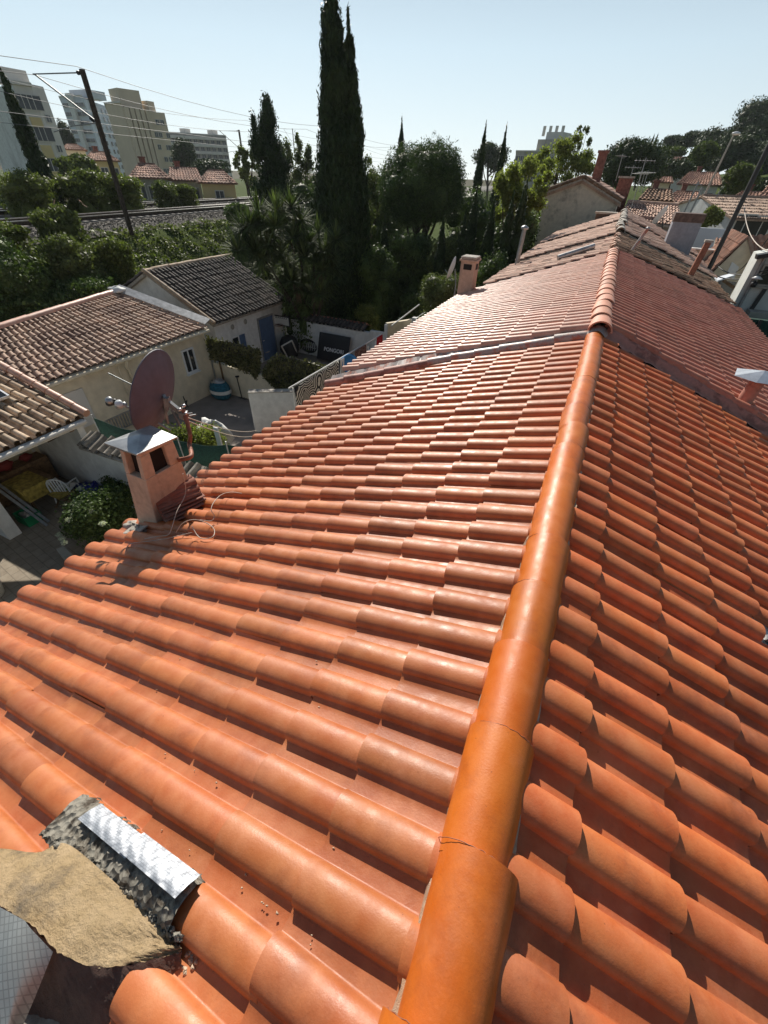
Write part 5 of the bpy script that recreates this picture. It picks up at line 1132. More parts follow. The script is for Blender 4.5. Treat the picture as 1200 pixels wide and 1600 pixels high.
# ================================================================== BUILDINGS BEYOND THE RAILWAY
def win_me(w, h, m='glassb', fr='stucco_p'):
    mb = MB(); mb.box((0, 0, 0), (w+.16, .06, h+.16), 0, 0); mb.box((0, -.02, 0), (w, .06, h), 0, 1); mb.box((0, -.035, 0), (.06, .06, h), 0, 0)
    return mesh_of('window', mb, [M[fr], M[m]], (0, 0, 0))
def facade_windows(t, A, B, me, cols, zs, label=None, name='window', inset=.05, skip=None):
    A = np.array(A[:2], float); B = np.array(B[:2], float); d = B-A; L = np.linalg.norm(d); d /= L; n = npv(d[1], -d[0])
    if n@(EYE[:2]-A) < 0: n = -n
    rz = math.atan2(d[1], d[0])+(math.pi if n@npv(d[1], -d[0]) < 0 else 0); loc = t['_loc']
    for j, z in enumerate(zs):
        for i, c in enumerate(cols):
            if skip and skip(i, j): continue
            p = A+d*L*c+n*inset; o = bpy.data.objects.new(name, me); COL.objects.link(o); o.parent = t; o.location = (p[0]-loc[0], p[1]-loc[1], z-loc[2]); o.rotation_euler = (0, 0, rz)
def block(name, label, cat, A, B, depth, z0, z1, m, extra=None, side=None):
    A = np.array(A[:2], float); B = np.array(B[:2], float); d = B-A; d /= np.linalg.norm(d); n = npv(-d[1], d[0])
    if n@(EYE[:2]-A) > 0: n = -n
    t = thing(name, label, cat, (*((A+B)/2), z0)); vA = A/np.linalg.norm(A); vB = B/np.linalg.norm(B); mb = MB(); poly = [tuple(A), tuple(B), tuple(B+vB*depth), tuple(A+vA*depth)]
    mb.prism(poly, z0, z1); part(t, 'wall', mb, M[m])
    part(t, 'roof', MB().prism([tuple(A-n*.2-d*.1), tuple(B-n*.2+d*.1), tuple(B+vB*depth+d*.1), tuple(A+vA*depth-d*.1)], z1+.003, z1+.3), M['stucco_p'])
    return t, A, B, d, n
# leftmost apartment building: bays of yellow panels and a white end
A = DD(19, 131, 75); B = DD(50, 140, 75.5); C_ = DD(70, 143, 77)
t, a_, b_, d_, n_ = block('apartment_building', 'white apartment block with yellow bays at the far left behind the leaning cypress', 'building', A, B, 12, 2, 13.7, 'stucco_p')
mb = MB()
for z in (3.2, 5.6, 8.0, 10.3, 12.6): pass
for i, z in enumerate((3.0, 5.35, 7.7, 10.05)): part(t, 'yellow_panel', MB().plate([(*(a_-n_*.12+d_*.4), z), (*(b_-n_*.12-d_*.2), z), (*(b_-n_*.12-d_*.2), z+1.15), (*(a_-n_*.12+d_*.4), z+1.15)], (*(n_*.1), 0)), M['stucco_y'])
facade_windows(t, a_, b_, win_me(1.5, 1.15), [.22, .52, .82], [12.4, 9.75+.05, 7.4-.5+.2, 5.0-.3, 2.6], inset=.08)
mb = MB(); mb.prism([tuple(b_), tuple(C_[:2]), tuple(C_[:2]*1.12), tuple(b_*1.12)], 2, 13.9); part(t, 'end_wall', mb, M['stucco_p'])
facade_windows(t, b_, C_, win_me(.7, .6), [.45], [11.2, 8.6, 6.2, 4.0], inset=.06)
part(t, 'roof_box', MB().box((*((a_+b_)/2+n_*4), 14.6), (3, 3, 1.2)), M['stucco_p'])
A = DD(-60, 118, 84); mb = MB(); mb.prism([tuple(A[:2]), tuple(a_-d_*.02), tuple(a_*1.1), tuple(A[:2]*1.1)], 2, 13.6); part(t, 'side_wall', mb, M['stucco_w'])
# bluish tower
A = DD(95, 158, 215); B = DD(131, 156, 205); C_ = DD(166, 166, 225)
t, a_, b_, d_, n_ = block('tower_block', 'pale blue tall tower block behind the railway mast', 'building', A, B, 20, 0, 23.5, 'stucco_b')
mb = MB(); mb.prism([tuple(b_), tuple(C_[:2]), tuple(C_[:2]*1.06), tuple(b_*1.06)], 0, 23.0); part(t, 'side_wall', mb, M['stucco_b'])
m_ = (a_+b_)/2-n_*.3; mb = MB(); mb.box((m_[0], m_[1], 12), (2.2, 1.5, 24.4), math.atan2(d_[1], d_[0])); part(t, 'white_stair_strip', mb, M['stucco_w'])
facade_windows(t, a_, b_, win_me(4.6, .9), [.24, .76], [21.6-2.1*k for k in range(10)], inset=.2, name='window_band'); facade_windows(t, b_, C_, win_me(1.6, 1.1), [.2, .45, .7, .9], [21.3-2.1*k for k in range(10)], inset=.2)
part(t, 'roof_box', MB().box((*((a_+b_)/2+n_*6), 24.4), (9, 6, 2)), M['stucco_b'])
# tan tower
A = DD(165, 166, 152); B = DD(190, 164, 146); C_ = DD(258, 181, 150)
t, a_, b_, d_, n_ = block('tower_block', 'broad tan tower block with plain fluted walls, the tallest on the left skyline', 'building', A, B, 16, 0, 18.3, 'stucco_t')
c_ = C_[:2]; d2 = (c_-b_)/np.linalg.norm(c_-b_); n2 = npv(-d2[1], d2[0]); n2 = -n2 if n2@(EYE[:2]-b_) > 0 else n2
mb = MB(); mb.prism([tuple(b_), tuple(c_), tuple(c_*1.08), tuple(b_*1.08)], 0, 17.4); part(t, 'side_wall', mb, M['stucco_t'])
L2 = np.linalg.norm(c_-b_)
for k in range(5): p = b_+d2*L2*(.06+.12*k)-n2*.35; part(t, 'wall_rib', MB().box((p[0], p[1], 8.8), (.9, 1.0, 17.6), math.atan2(d2[1], d2[0])), M['stucco_t'])
facade_windows(t, b_, c_, win_me(.8, .9), [.66, .76, .88, .96], [15.6-2.3*k for k in range(5)], inset=.1, skip=lambda i, j: (i+j) % 3 == 0)
p = b_+d2*3; part(t, 'roof_box', MB().box((p[0]+n2[0]*4, p[1]+n2[1]*4, 19.2), (5, 5, 3.4), math.atan2(d2[1], d2[0])), M['stucco_t']); p = b_+d2*L2*.72; part(t, 'roof_box', MB().box((p[0]+n2[0]*2, p[1]+n2[1]*2, 18.2), (2.2, 2, 2.2)), M['stucco_t'])
# long balcony block
A = DD(262, 209, 250); B = DD(353, 214, 250)
t, a_, b_, d_, n_ = block('apartment_building', 'long grey apartment block with rows of balconies right of the tan tower', 'building', A, B, 14, 0, 18.2, 'stucco_g')
L2 = np.linalg.norm(b_-a_)
for k in range(6): z = 16.6-2.35*k; part(t, 'balcony', MB().plate([(*(a_-n_*1.2), z), (*(b_-n_*1.2), z), (*(b_-n_*1.2), z+.9), (*(a_-n_*1.2), z+.9)], (*(n_*1.1), 0)), M['stucco_p'])
facade_windows(t, a_, b_, win_me(1.5, 1.3), [.05+.1*k for k in range(10)], [15.9-2.35*k+.0 for k in range(6)], inset=.15)
for q in (.3, .78): p = a_+d_*L2*q+n_*5; part(t, 'roof_box', MB().box((p[0], p[1], 19.2), (3, 3, 1.6)), M['stucco_p'])
def cottage(name, label, u0, u1, ve, vr, D, m, rm='tile_far', depth=7, z0=1.5, over=.35, wins=2, hip=.25, D1=None, cat='house', group=None, winz=None, chim=True, rows=None):
    A = DD(u0, ve, D); B = DD(u1, ve, D1 or D); zE = (A[2]+B[2])/2; R0 = DD((u0+u1)/2, vr, D+depth*.5); zR = R0[2]
    a_, b_ = A[:2], B[:2]; d_ = (b_-a_)/np.linalg.norm(b_-a_); n_ = npv(-d_[1], d_[0]); n_ = -n_ if n_@(EYE[:2]-a_) > 0 else n_; L2 = np.linalg.norm(b_-a_)
    t = thing(name, label, cat, (*((a_+b_)/2), z0), group); mb = MB(); mb.prism([tuple(a_), tuple(b_), tuple(b_+n_*depth), tuple(a_+n_*depth)], z0, zE)
    mb.add([(*a_, zE), (*(a_+n_*depth), zE), (*(a_+n_*depth*.5+d_*L2*hip), zR-.15), (*b_, zE), (*(b_+n_*depth), zE), (*(b_+n_*depth*.5-d_*L2*hip), zR-.15)], [(0, 2, 1), (3, 4, 5)])
    part(t, 'wall', mb, M[m])
    r0 = a_+n_*depth*.5+d_*L2*hip; r1 = b_+n_*depth*.5-d_*L2*hip; e0 = a_-n_*over-d_*over; e1 = b_-n_*over+d_*over; e2 = a_+n_*(depth+over)-d_*over; e3 = b_+n_*(depth+over)+d_*over
    rows_ = rows or max(8, int(L2/.28)); ze = zE-.05
    def T(q, rw, cs, sd_): o_, _ = tile_field('roof_slope', t, q, rw, cs, [M[rm]], K=5, ns=2 if rows_ < 80 else 1, th=.05, bh=.35, seed=sd_, jit=.01); mb_ = MB(); mb_.plate([q[0], q[1], q[3], q[2]], (0, 0, -.1)); part(t, 'roof_deck', mb_, M[rm])
    T([(*r0, zR), (*r1, zR), (*e0, ze), (*e1, ze)], rows_, max(4, int(depth/1.1)), 1); T([(*r1, zR), (*r0, zR), (*e3, ze), (*e2, ze)], rows_, max(4, int(depth/1.1)), 2)
    if hip > 0: T([(*r0, zR), (*(r0+n_*.01), zR), (*e0, ze), (*e2, ze)], 16, 6, 3); T([(*r1, zR), (*(r1+n_*.01), zR), (*e1, ze), (*e3, ze)], 16, 6, 4)
    part(t, 'ridge', MB().tube([(*r0, zR+.03), (*r1, zR+.03)], .12, 6), M[rm])
    hh = zE-z0; wz = winz or ([zE-1.3] if hh < 4.5 else [zE-1.4, zE-4.2])
    if wins: facade_windows(t, a_, b_, win_me(.8, 1.1), [(i+.5)/wins for i in range(wins)], wz, inset=.04)
    if chim: p = r0+d_*np.linalg.norm(r1-r0)*.3+n_*.6; part(t, 'chimney', MB().box((p[0], p[1], zR), (.45, .45, 1.1)).box((p[0], p[1], zR+.6), (.58, .58, .12)), M['brick'])
    return t, a_, b_, d_, n_, zE
cottage('small_house', 'grey walled house with a red hipped roof right behind the tall railway mast', 206, 262, 277, 257, 62, 'stucco_g', wins=3, z0=2)
cottage('small_house', 'cream house with a gabled red roof in the middle of the houses past the railway', 268, 312, 281, 263, 66, 'stucco_c', wins=2, z0=2, hip=.0)
cottage('small_house', 'yellow house with a tan hipped roof, rightmost of those past the railway', 314, 366, 285, 267, 60, 'stucco_y', wins=1, z0=2, chim=False)
cottage('small_house', 'orange brown house half hidden behind the tall railway mast', 134, 183, 250, 238, 85, 'stucco_y', wins=3, z0=2)
cottage('small_house', 'low pale house with a flat looking roof below the blue tower', 98, 132, 233, 226, 95, 'stucco_c', wins=2, z0=2, chim=False)
cottage('small_house', 'small red roofed house peeping over the far railway track on the left', 88, 112, 303, 296, 48, 'stucco_c', wins=1, z0=2, chim=False)
# far buildings in the middle and right background
A = DD(519, 243, 190); B = DD(541, 234, 190); block('apartment_building', 'pale distant building peeping out just right of the tallest cypress', 'building', A, B, 12, 0, 15.5, 'stucco_p'); 
A = DD(806, 240, 200); B = DD(872, 226, 195)
t, a_, b_, d_, n_ = block('apartment_building', 'stepped grey apartment building with chimneys above the bright green tree', 'building', A, B, 16, 0, 15.2, 'stucco_g')
facade_windows(t, a_, b_, win_me(1.6, 1.3), [.08+.12*k for k in range(8)], [13.3, 10.7, 8.2], inset=.1)
L2 = np.linalg.norm(b_-a_)
part(t, 'upper_storey', MB().prism([tuple(a_+d_*L2*.42+n_*3), tuple(b_+n_*3), tuple(b_+n_*14), tuple(a_+d_*L2*.42+n_*14)], 15.2, 18.5), M['stucco_g'])
part(t, 'upper_storey', MB().prism([tuple(a_+d_*L2*.55+n_*5), tuple(b_-d_*1+n_*5), tuple(b_+n_*12), tuple(a_+d_*L2*.55+n_*12)], 18.5, 20.5), M['stucco_p'])
for k in range(4): p = a_+d_*L2*(.45+.15*k)+n_*6; part(t, 'chimney', MB().box((p[0], p[1], 20.8), (.9, .9, 2.6)), M['stucco_p'])
# ================================================================== HOUSES ON THE RIGHT
def U(u, v, y): return PY(u, v, y)
t = thing('gable_house', 'big house end with a blotched beige gable wall beyond the patched roof', 'house', (-2.5, 33, 0))
gy = 33.0; ap = U(912, 277, gy); le = U(845, 301, gy); re = U(972, 314, gy)
mb = MB(); mb.add([(le[0]+.3, gy, 0), (re[0]-.2, gy, 0), (re[0]-.2, gy, re[2]-.05), (ap[0], gy, ap[2]-.1), (le[0]+.3, gy, le[2]-.02)]+[(le[0]+.3, gy+9, 0), (re[0]-.2, gy+9, 0), (re[0]-.2, gy+9, re[2]-.05), (ap[0], gy+9, ap[2]-.1), (le[0]+.3, gy+9, le[2]-.02)], [(0, 1, 2, 3, 4), (9, 8, 7, 6, 5), (0, 4, 9, 5), (1, 6, 7, 2)])
part(t, 'wall', mb, M['gable'])
for q0, sg in ((le, 1), (re, 2)):
    q = [(ap[0], gy-.25, ap[2]+.02), (ap[0], gy+9.2, ap[2]+.02), (q0[0], gy-.25, q0[2]), (q0[0], gy+9.2, q0[2])]
    if sg == 2: pass
    tile_field('roof_slope', t, q, 42, 8, [M['tile_c']], K=7, ns=2, th=.04, bh=.35, seed=70+sg, jit=.01); slab_under(t, q, .12, 'tile_cr' if False else 'mortar')
    mb = MB(); P0 = npv(ap[0], gy-.22, ap[2]+.04); P1 = npv(q0[0], gy-.22, q0[2]+.02)
    for i in range(8): mb.tube([P0+(P1-P0)*i/8, P0+(P1-P0)*(i+1.05)/8], [.09, .10], 8)
    part(t, 'verge_cap_row', mb, M['tile_cr'])
    mb = MB(); mb.plate([P0-npv(0, -.1, .16), P1-npv(0, -.1, .16), P1-npv(0, -.1, .32), P0-npv(0, -.1, .32)], (0, .12, 0)); part(t, 'eaves_moulding', mb, M['stucco_pk'])
q = U(935, 256, 35); part(t, 'chimney', MB().box((q[0]+.1, 35.2, q[2]-.5), (.5, .5, 2.0)).box((q[0]+.1, 35.2, q[2]+.56), (.62, .62, .12)), M['brick'])
q = U(946, 338, 30.9); t = thing('chimney_stack', 'short dark brown chimney block in front of the blotched gable', 'chimney', (q[0], 30.9, 4.8)); part(t, 'stack', MB().box((q[0], 30.9, 5.4), (1.0, .7, 1.35)), simple('brown_render', (.11, .075, .055), .9)); part(t, 'cap', MB().box((q[0], 30.9, 6.12), (1.15, .85, .09)), M['mortar'])
q = U(975, 291, 38); t = thing('brick_chimney', 'red brick chimney carrying TV aerials behind the end of the patched roof', 'chimney', (q[0], 38, 5)); mb = MB(); mb.box((q[0], 38, q[2]-.8), (.85, .7, 2.4)); part(t, 'stack', mb, M['brick']); part(t, 'cap', MB().box((q[0], 38, q[2]+.46), (1.0, .85, .1)), M['mortar'])
def aerial(label, u0, v0, u1, v1, y, n=6, w=.5, boom=.9, rot=.4):
    a = U(u0, v0, y); b = U(u1, v1, y); b = npv(a[0]+(b[0]-a[0])*.25, a[1], b[2]); t = thing('tv_aerial', label, 'aerial', tuple(a), 'TV aerials above the roofs'); part(t, 'pole', MB().tube([a, b], .022, 5), M['galv'])
    c = b-npv(0, 0, .12); dx = npv(math.cos(rot), math.sin(rot), 0); pe = npv(-math.sin(rot), math.cos(rot), 0); mb = MB(); mb.tube([c-dx*boom/2, c+dx*boom/2], .015, 4)
    for k in range(n): p = c-dx*boom/2+dx*boom*k/(n-1); ww = w*(1-.5*k/n); mb.tube([p-pe*ww/2, p+pe*ww/2], .009, 4); mb.tube([p-npv(0, 0, .09), p+npv(0, 0, .09)], .007, 4)
    part(t, 'antenna', mb, M['galv'])
aerial('TV aerial on a tall pole rising from the ridge end of the patched roof', 983, 336, 1000, 246, 30.5, rot=.2)
aerial('TV aerial just left of the red brick chimney', 962, 283, 968, 240, 38, rot=1.2); aerial('TV aerial on top of the red brick chimney', 984, 280, 990, 258, 38, rot=.1)
aerial('right hand one of three short TV aerials beyond the red brick chimney', 1003, 300, 1008, 266, 42, w=.9); aerial('leftmost of three short TV aerials beyond the red brick chimney', 994, 300, 996, 268, 42, w=.8); aerial('middle one of three short TV aerials beyond the red brick chimney', 999, 300, 1002, 267, 42, w=.8, rot=.9)
# low house behind the patched roof
t = thing('low_house', 'low house with a weathered roof and mauve wall behind the patched ridge', 'house', (2, 35, 0)); mb = MB(); mb.bx(.3, 3.0, 34, 41, 0, 5.6); part(t, 'wall', mb, M['stucco_g']); part(t, 'wall_panel', MB().bx(1.05, 1.9, 33.9, 33.99, 4.2, 5.95), simple('mauve_render', (.24, .15, .13), .9))
q0 = U(968, 335, 33.6); q1 = U(1062, 352, 33.6); zr_ = 6.95
zr_ = 6.55; q = [(.1, 37.2, zr_-.1), (3.1, 37.2, zr_-.15), (-.1, 33.5, 5.75), (3.3, 33.5, 5.6)]; tile_field('roof_slope', t, q, 20, 8, [M['tile_c']], K=7, ns=2, th=.04, bh=.35, seed=81, jit=.015); slab_under(t, q, .12)
part(t, 'ridge', MB().tube([(.1, 37.2, zr_-.05), (3.1, 37.2, zr_-.1)], .12, 8), M['tile_c'])
c_ = U(1032, 340, 33); t = thing('satellite_dish', 'small white satellite dish by the blue grey chimney stack', 'satellite dish', tuple(c_)); part(t, 'reflector', MB().lathe(c_, [(0, 0), (.3, .03), (.55, .1), (.57, .11), (.3, .05), (0, .02)], 20, ax=(-.75, .3, .35)), M['white']); part(t, 'mast', MB().tube([c_+npv(.1, 0, 0), c_+npv(.3, 0, -.5), c_+npv(.3, 0, -1.6)], .03, 6), M['dark']); part(t, 'feed_arm', MB().tube([c_+npv(0, 0, -.5), c_+npv(-.45, .2, 0)], .02, 5), M['dark'])
# small dish by the middle garden
c_ = DD(709, 420, 17.5); t = thing('satellite_dish', 'small white satellite dish seen edge on left of the pink chimney', 'satellite dish', tuple(c_)); part(t, 'reflector', MB().lathe(c_, [(0, 0), (.22, .03), (.37, .09), (.38, .10), (.22, .045), (0, .02)], 20, ax=(-.9, -.08, .25)), M['white']); part(t, 'mast', MB().tube([c_+npv(.05, 0, 0), c_+npv(.15, 0, -.5), (c_[0]+.15, c_[1], 0)], .025, 6), M['galv']); part(t, 'feed_arm', MB().tube([c_+npv(0, 0, -.4), c_+npv(-.4, .25, -.1)], .015, 5), M['galv'])
# terrace wall with rail
a = U(1056, 383, 30); b = U(1110, 392, 30); t = thing('terrace_wall', 'beige terrace wall with a thin rail right of the blue grey stack', 'wall', (a[0], 30, 0)); mb = MB(); mb.bx(a[0], b[0]+.3, 30, 30.2, 0, b[2]); part(t, 'wall', mb, M['stucco_c']); part(t, 'coping', MB().bx(a[0]-.05, b[0]+.35, 29.95, 30.25, b[2]+.002, b[2]+.07), M['stucco_w'])
a2 = U(1085, 355, 36); b2 = U(1128, 378, 36); mb = MB(); mb.bx(a2[0], b2[0]+.4, 36, 36.25, 0, a2[2]); solo('yard_wall', 'bluish white yard wall between the lamp post and the white house', 'wall', mb, M['stucco_b'], (a2[0], 36, 0))
# white house with tiled roof
t, a_, b_, d_, n_, zE = cottage('white_house', 'white house with a striped tile roof and dark windows by the right edge', 1147, 1290, 342, 312, 39, 'stucco_w', 'tile_d', depth=8, z0=0, wins=0, hip=0, D1=43, rows=46, chim=False)
for (u0, u1, v0, v1) in ((1148, 1170, 344, 369), (1192, 1212, 352, 372)):
    p0 = DD(u0, v0, 39.3); p1 = DD(u1, v1, 39.6); c = ((p0+p1)/2)[:2]; s_ = (c-a_)@d_; L2 = np.linalg.norm(b_-a_)
    me = win_me(1.2, 1.35, 'glass', 'stucco_p'); facade_windows(t, a_, b_, me, [s_/L2], [(p0[2]+p1[2])/2], inset=.05)
# beige gable annexe and its hipped roof
t = thing('beige_house', 'beige house with a red tiled hip roof and a white sheet on its wall', 'house', (5.5, 27, 0)); Y = 27.0
pp = [U(1112, 428, Y), U(1168, 373, Y), U(1176, 428, Y)]
mb = MB(); P = [(pp[0][0], 0), (pp[0][0], pp[0][2]), (pp[1][0], pp[1][2]), (pp[2][0]+.05, pp[2][2]), (9.5, pp[2][2]), (9.5, 0)]
k = len(P); mb.add([(x, Y, z) for x, z in P]+[(x, Y+4, z) for x, z in P], [tuple(range(k)), tuple(range(k, 2*k))[::-1]]+[(i, k+i, k+(i+1) % k, (i+1) % k) for i in range(k)]); part(t, 'wall', mb, M['stucco_c'])
q = [(pp[1][0], Y+.1, pp[1][2]+.05), (9.6, Y+1.6, pp[1][2]+.05), (pp[2][0], Y-.2, pp[2][2]+.05), (9.6, Y-.2, pp[2][2]+.05)]
q = [(pp[1][0]+.05, Y+.0, pp[1][2]+.07), (9.6, Y+.3, pp[1][2]+.6), (pp[2][0]+.05, Y-.9, pp[2][2]+.05), (9.6, Y-.9, pp[2][2]+.25)]
tile_field('roof_slope', t, q, 15, 5, [M['tile_far']], K=7, ns=2, th=.04, bh=.4, seed=83); slab_under(t, q, .1)
mb = MB(); P0, P1 = np.array(q[0]), np.array(q[2]); 
for i in range(7): mb.tube([P0+(P1-P0)*i/7, P0+(P1-P0)*(i+1.05)/7], [.09, .10], 8)
part(t, 'verge_cap_row', mb, M['tile_d'])
q = [(pp[0][0]-.1, Y-.1, pp[0][2]), (pp[0][0]-.1, Y+4.1, pp[0][2]), (pp[1][0], Y-.1, pp[1][2]+.06), (pp[1][0], Y+4.1, pp[1][2]+.06)]
q = [q[2], q[3], q[0], q[1]]; tile_field('roof_slope', t, q, 16, 5, [M['tile_far']], K=7, ns=2, th=.04, bh=.35, seed=84)
a = U(1124, 438, Y); b = U(1141, 460, Y); part(t, 'window', MB().bx(a[0], b[0], Y-.04, Y-.004, b[2], a[2]), M['glass']); part(t, 'awning_post', MB().bar(U(1130, 438, Y-.1), U(1152, 453, Y-.1), .12), M['wood'])
a = U(1133, 412, Y); b = U(1152, 440, Y); mb = MB(); mb.plate([U(1144, 409, Y-.06), U(1155, 417, Y-.06), U(1146, 438, Y-.06), U(1136, 426, Y-.06)], (0, .03, 0)); part(t, 'white_sheet', mb, M['white'])
mb = MB(); mb.plate([U(1116, 434, 25.8), U(1142, 427, 25.8), U(1150, 429, 25.2), U(1122, 438, 25.2)], (0, 0, -.06)); part(t, 'awning', mb, M['stucco_b'])
mb = MB(); a = U(1120, 392, 32); b = U(1140, 392, 32)
t = thing('red_roof_shed', 'small shed with a red tile roof between the leaning pole and the beige house', 'shed', (a[0], 32, 0)); part(t, 'wall', MB().bx(a[0]+.1, b[0]+.8, 32.3, 34, 0, 3.9), M['stucco_p'])
q = [(a[0], 34, 5.1), (b[0]+1, 34, 5.1), (a[0], 31.8, 3.9), (b[0]+1, 31.8, 3.9)]; tile_field('roof_slope', t, q, 9, 5, [M['tile_far']], K=7, ns=2, th=.05, bh=.4, seed=85); slab_under(t, q, .1)
# grey house by the right edge
Y = 19.0; a = U(1190, 398, Y); b = U(1150, 490, Y)
t = thing('grey_house', 'stained grey house wall cut off by the right edge', 'house', (a[0], Y, 0)); mb = MB()
P = [(a[0]-.05, 0), (a[0]-.05, a[2]), (a[0]+2.6, a[2]+.7), (a[0]+5, a[2]+.6), (a[0]+5, 0)]; k = len(P)
mb.add([(x, Y, z) for x, z in P]+[(x, Y+.9, z) for x, z in P], [tuple(range(k)), tuple(range(k, 2*k))[::-1]]+[(i, k+i, k+(i+1) % k, (i+1) % k) for i in range(k)]); part(t, 'wall', mb, stained('pale_grey_wall', (.62, .64, .61), (.40, .42, .39), sc=.9, lo=.45, hi=.65))
mb = MB(); mb.bar((a[0]-.15, Y-.15, a[2]-.05), (a[0]+2.6, Y-.15, a[2]+.7), .3, .12); part(t, 'roof_edge', mb, M['dark'])
mb = MB(); mb.tube([(a[0]+.12, Y-.06, a[2]), (a[0]+.12, Y-.06, 0)], .05, 6); part(t, 'downpipe', mb, M['galv'])
q = U(1178, 444, Y-.2); lm_ = part(t, 'wall_lamp', MB().lathe(q, [(0, -.1), (.08, -.08), (.1, .03), (0, .1)], 8), M['dark']); part(lm_, 'shade', MB().lathe(q+npv(0, 0, .16), [(.05, 0), (.16, .0), (.06, .07), (0, .08)], 10), M['white'])
for (u_, v_) in ((1192, 428), ):
    q = U(u_, v_, Y); o = window(t, Y, q[0]-.05, q[0]+.32, q[2]-.28, q[2]+.22, axis='y', frame='stucco_g', mull=False)
q = U(1172, 488, Y-.1); part(t, 'ledge', MB().box((q[0]+1, Y-.25, q[2]), (2.2, .5, .18)), M['stucco_g']); part(t, 'dark_patch', MB().bar(U(1168, 492, Y-.05), U(1198, 448, Y-.05), .12, .05), M['dark'])
mb = MB(); q = U(1180, 505, 17); mb.bx(q[0]-.6, q[0]+5, 17.0, 17.2, 0, q[2]+.1); o = solo('gate', 'dark green slatted gate below the stained grey house', 'gate', mb, M['net'], (q[0], 17, 0))
for k in range(5): mb = MB(); mb.bx(q[0]-.5+.55*k, q[0]-.42+.55*k, 16.92, 16.99, 0, q[2]+.12); part(o, 'upright', mb, M['dark'])
# leaning pole, lamp post, further poles, wires
a = U(1103, 430, 23.5); b = U(1208, 215, 23.5); solo('leaning_pole', 'thick black pole leaning in front of the white house', 'pole', MB().tube([a-(b-a)*.4, b], .085, 8), M['wire'], tuple(a))
pb = U(1084, 380, 45); pt = U(1147, 210, 45); pt = npv(pb[0], 45, pt[2]); tp_ = U(1147, 210, 45)
t = thing('lamp_post', 'tall slim lamp post with a white lamp head above the hillside houses', 'lamp post', tuple(pb)); part(t, 'pole', MB().tube([npv(tp_[0]-.3, 45, 0), npv(tp_[0]-.3, 45, 6), tp_], [.10, .08, .05], 8), M['stucco_g'])
part(t, 'lamp_head', MB().blob(tp_+npv(.1, 0, .05), (.26, .14, .10), amp=.03, n=8), M['white'])
for (u0, v0, u1, v1, y, r_, lb) in ((1064, 350, 1092, 284, 40, .05, 'slim grey pole left of the lamp post'), (1075, 372, 1098, 292, 38, .06, 'dark pole with a cross arm just left of the lamp post'), (1102, 372, 1124, 300, 42, .04, 'thin grey pole just right of the lamp post')):
    a = U(u0, v0, y); b = U(u1, v1, y); solo('utility_pole', lb, 'pole', MB().tube([(b[0]-.2, y, 0), (b[0]-.2, y, a[2]), tuple(b)], r_, 6).bar(b-npv(.25, 0, .15), b+npv(.25, 0, -.15), .05), M['galv'], (b[0], y, 0), 'utility poles by the hillside')
wl = [((1163, 323, 23.5), (1200, 392, 19), 'pale cable dropping from the leaning pole to the grey house'), ((1122, 416, 24), (1210, 418, 18), 'thin black wire crossing in front of the beige house'), ((1110, 425, 24), (1210, 424, 18), 'lower thin black wire in front of the beige house'),
      ((970, 395, 14), (880, 385, 22), 'thin black wire lying across the patched roof left of the ridge'), ((1150, 425, 24), (1210, 360, 20), 'thin black wire rising to the right edge')]
for i, (a, b, lb) in enumerate(wl):
    A = U(*a); B = U(*b); Q = [A+(B-A)*s_-npv(0, 0, .25*4*s_*(1-s_)) for s_ in np.linspace(0, 1, 12)]; solo('cable', lb, 'cable', MB().tube(Q, .018, 4), M['cable'] if i == 0 else M['wire'], tuple(A), 'wires over the right hand houses')
# houses climbing towards the hill
cottage('hillside_house', 'pale hillside house with a pink tiled roof below the tall pines', 1062, 1124, 288, 270, 78, 'stucco_w', depth=9, z0=0, wins=3, hip=.1)
cottage('hillside_house', 'grey gabled house in front of the pale hillside house', 1036, 1098, 318, 300, 55, 'stucco_g', depth=7, z0=0, wins=2, hip=.2)
cottage('hillside_house', 'long low house with a brown roof beyond the white house', 1146, 1196, 312, 301, 60, 'stucco_c', depth=7, z0=0, wins=0, hip=.1)
cottage('hillside_house', 'dark roofed house under the low pines left of the lamp post', 1004, 1046, 312, 297, 48, 'stucco_g', 'tile_cr', depth=6, z0=0, wins=1, hip=0)
cottage('hillside_house', 'cream house with a tiny roof half hidden among the pines on the slope', 1020, 1048, 284, 277, 80, 'stucco_c', depth=6, z0=0, wins=0, hip=0, chim=False)
cottage('hillside_house', 'ochre house end with a brick chimney at the right edge above the white house', 1188, 1230, 312, 290, 52, 'stucco_c', depth=6, z0=0, wins=1, hip=0)
cottage('hillside_house', 'small flat grey house on the crest left of the pines', 1046, 1084, 262, 246, 110, 'stucco_p', 'tile_far', depth=6, z0=0, wins=0, hip=0, chim=False)
g = MB(); g.add([(4.3, -8, .0), (10.5, -8, .0), (10.5, 16.9, .0), (4.3, 16.9, .0)], [(0, 1, 2, 3)]); setting('street', g, M['asphalt'])
g = MB(); g.bx(10.5, 12.2, -8, 16.9, 0, .13); setting('pavement', g, M['slab'])
# hill terrain
def hz_(x, y):
    k = 1/(1+math.exp(-(y-80)/14)); k2 = 1/(1+math.exp(-(x+8)/16)); return 13*k*k2*(1-.25*math.exp(-((x-10)/12)**2))
mb = MB(); v = []; f = []; nx, ny = 40, 30
for j in range(ny):
    for i in range(nx): x = -60+240*i/(nx-1); y = 40+260*j/(ny-1); v.append((x, y, hz_(x, y)-.3))
for j in range(ny-1):
    for i in range(nx-1): f.append((j*nx+i, j*nx+i+1, (j+1)*nx+i+1, (j+1)*nx+i))
mb.add(v, f, 0, True); setting('hillside', mb, M['slope'])

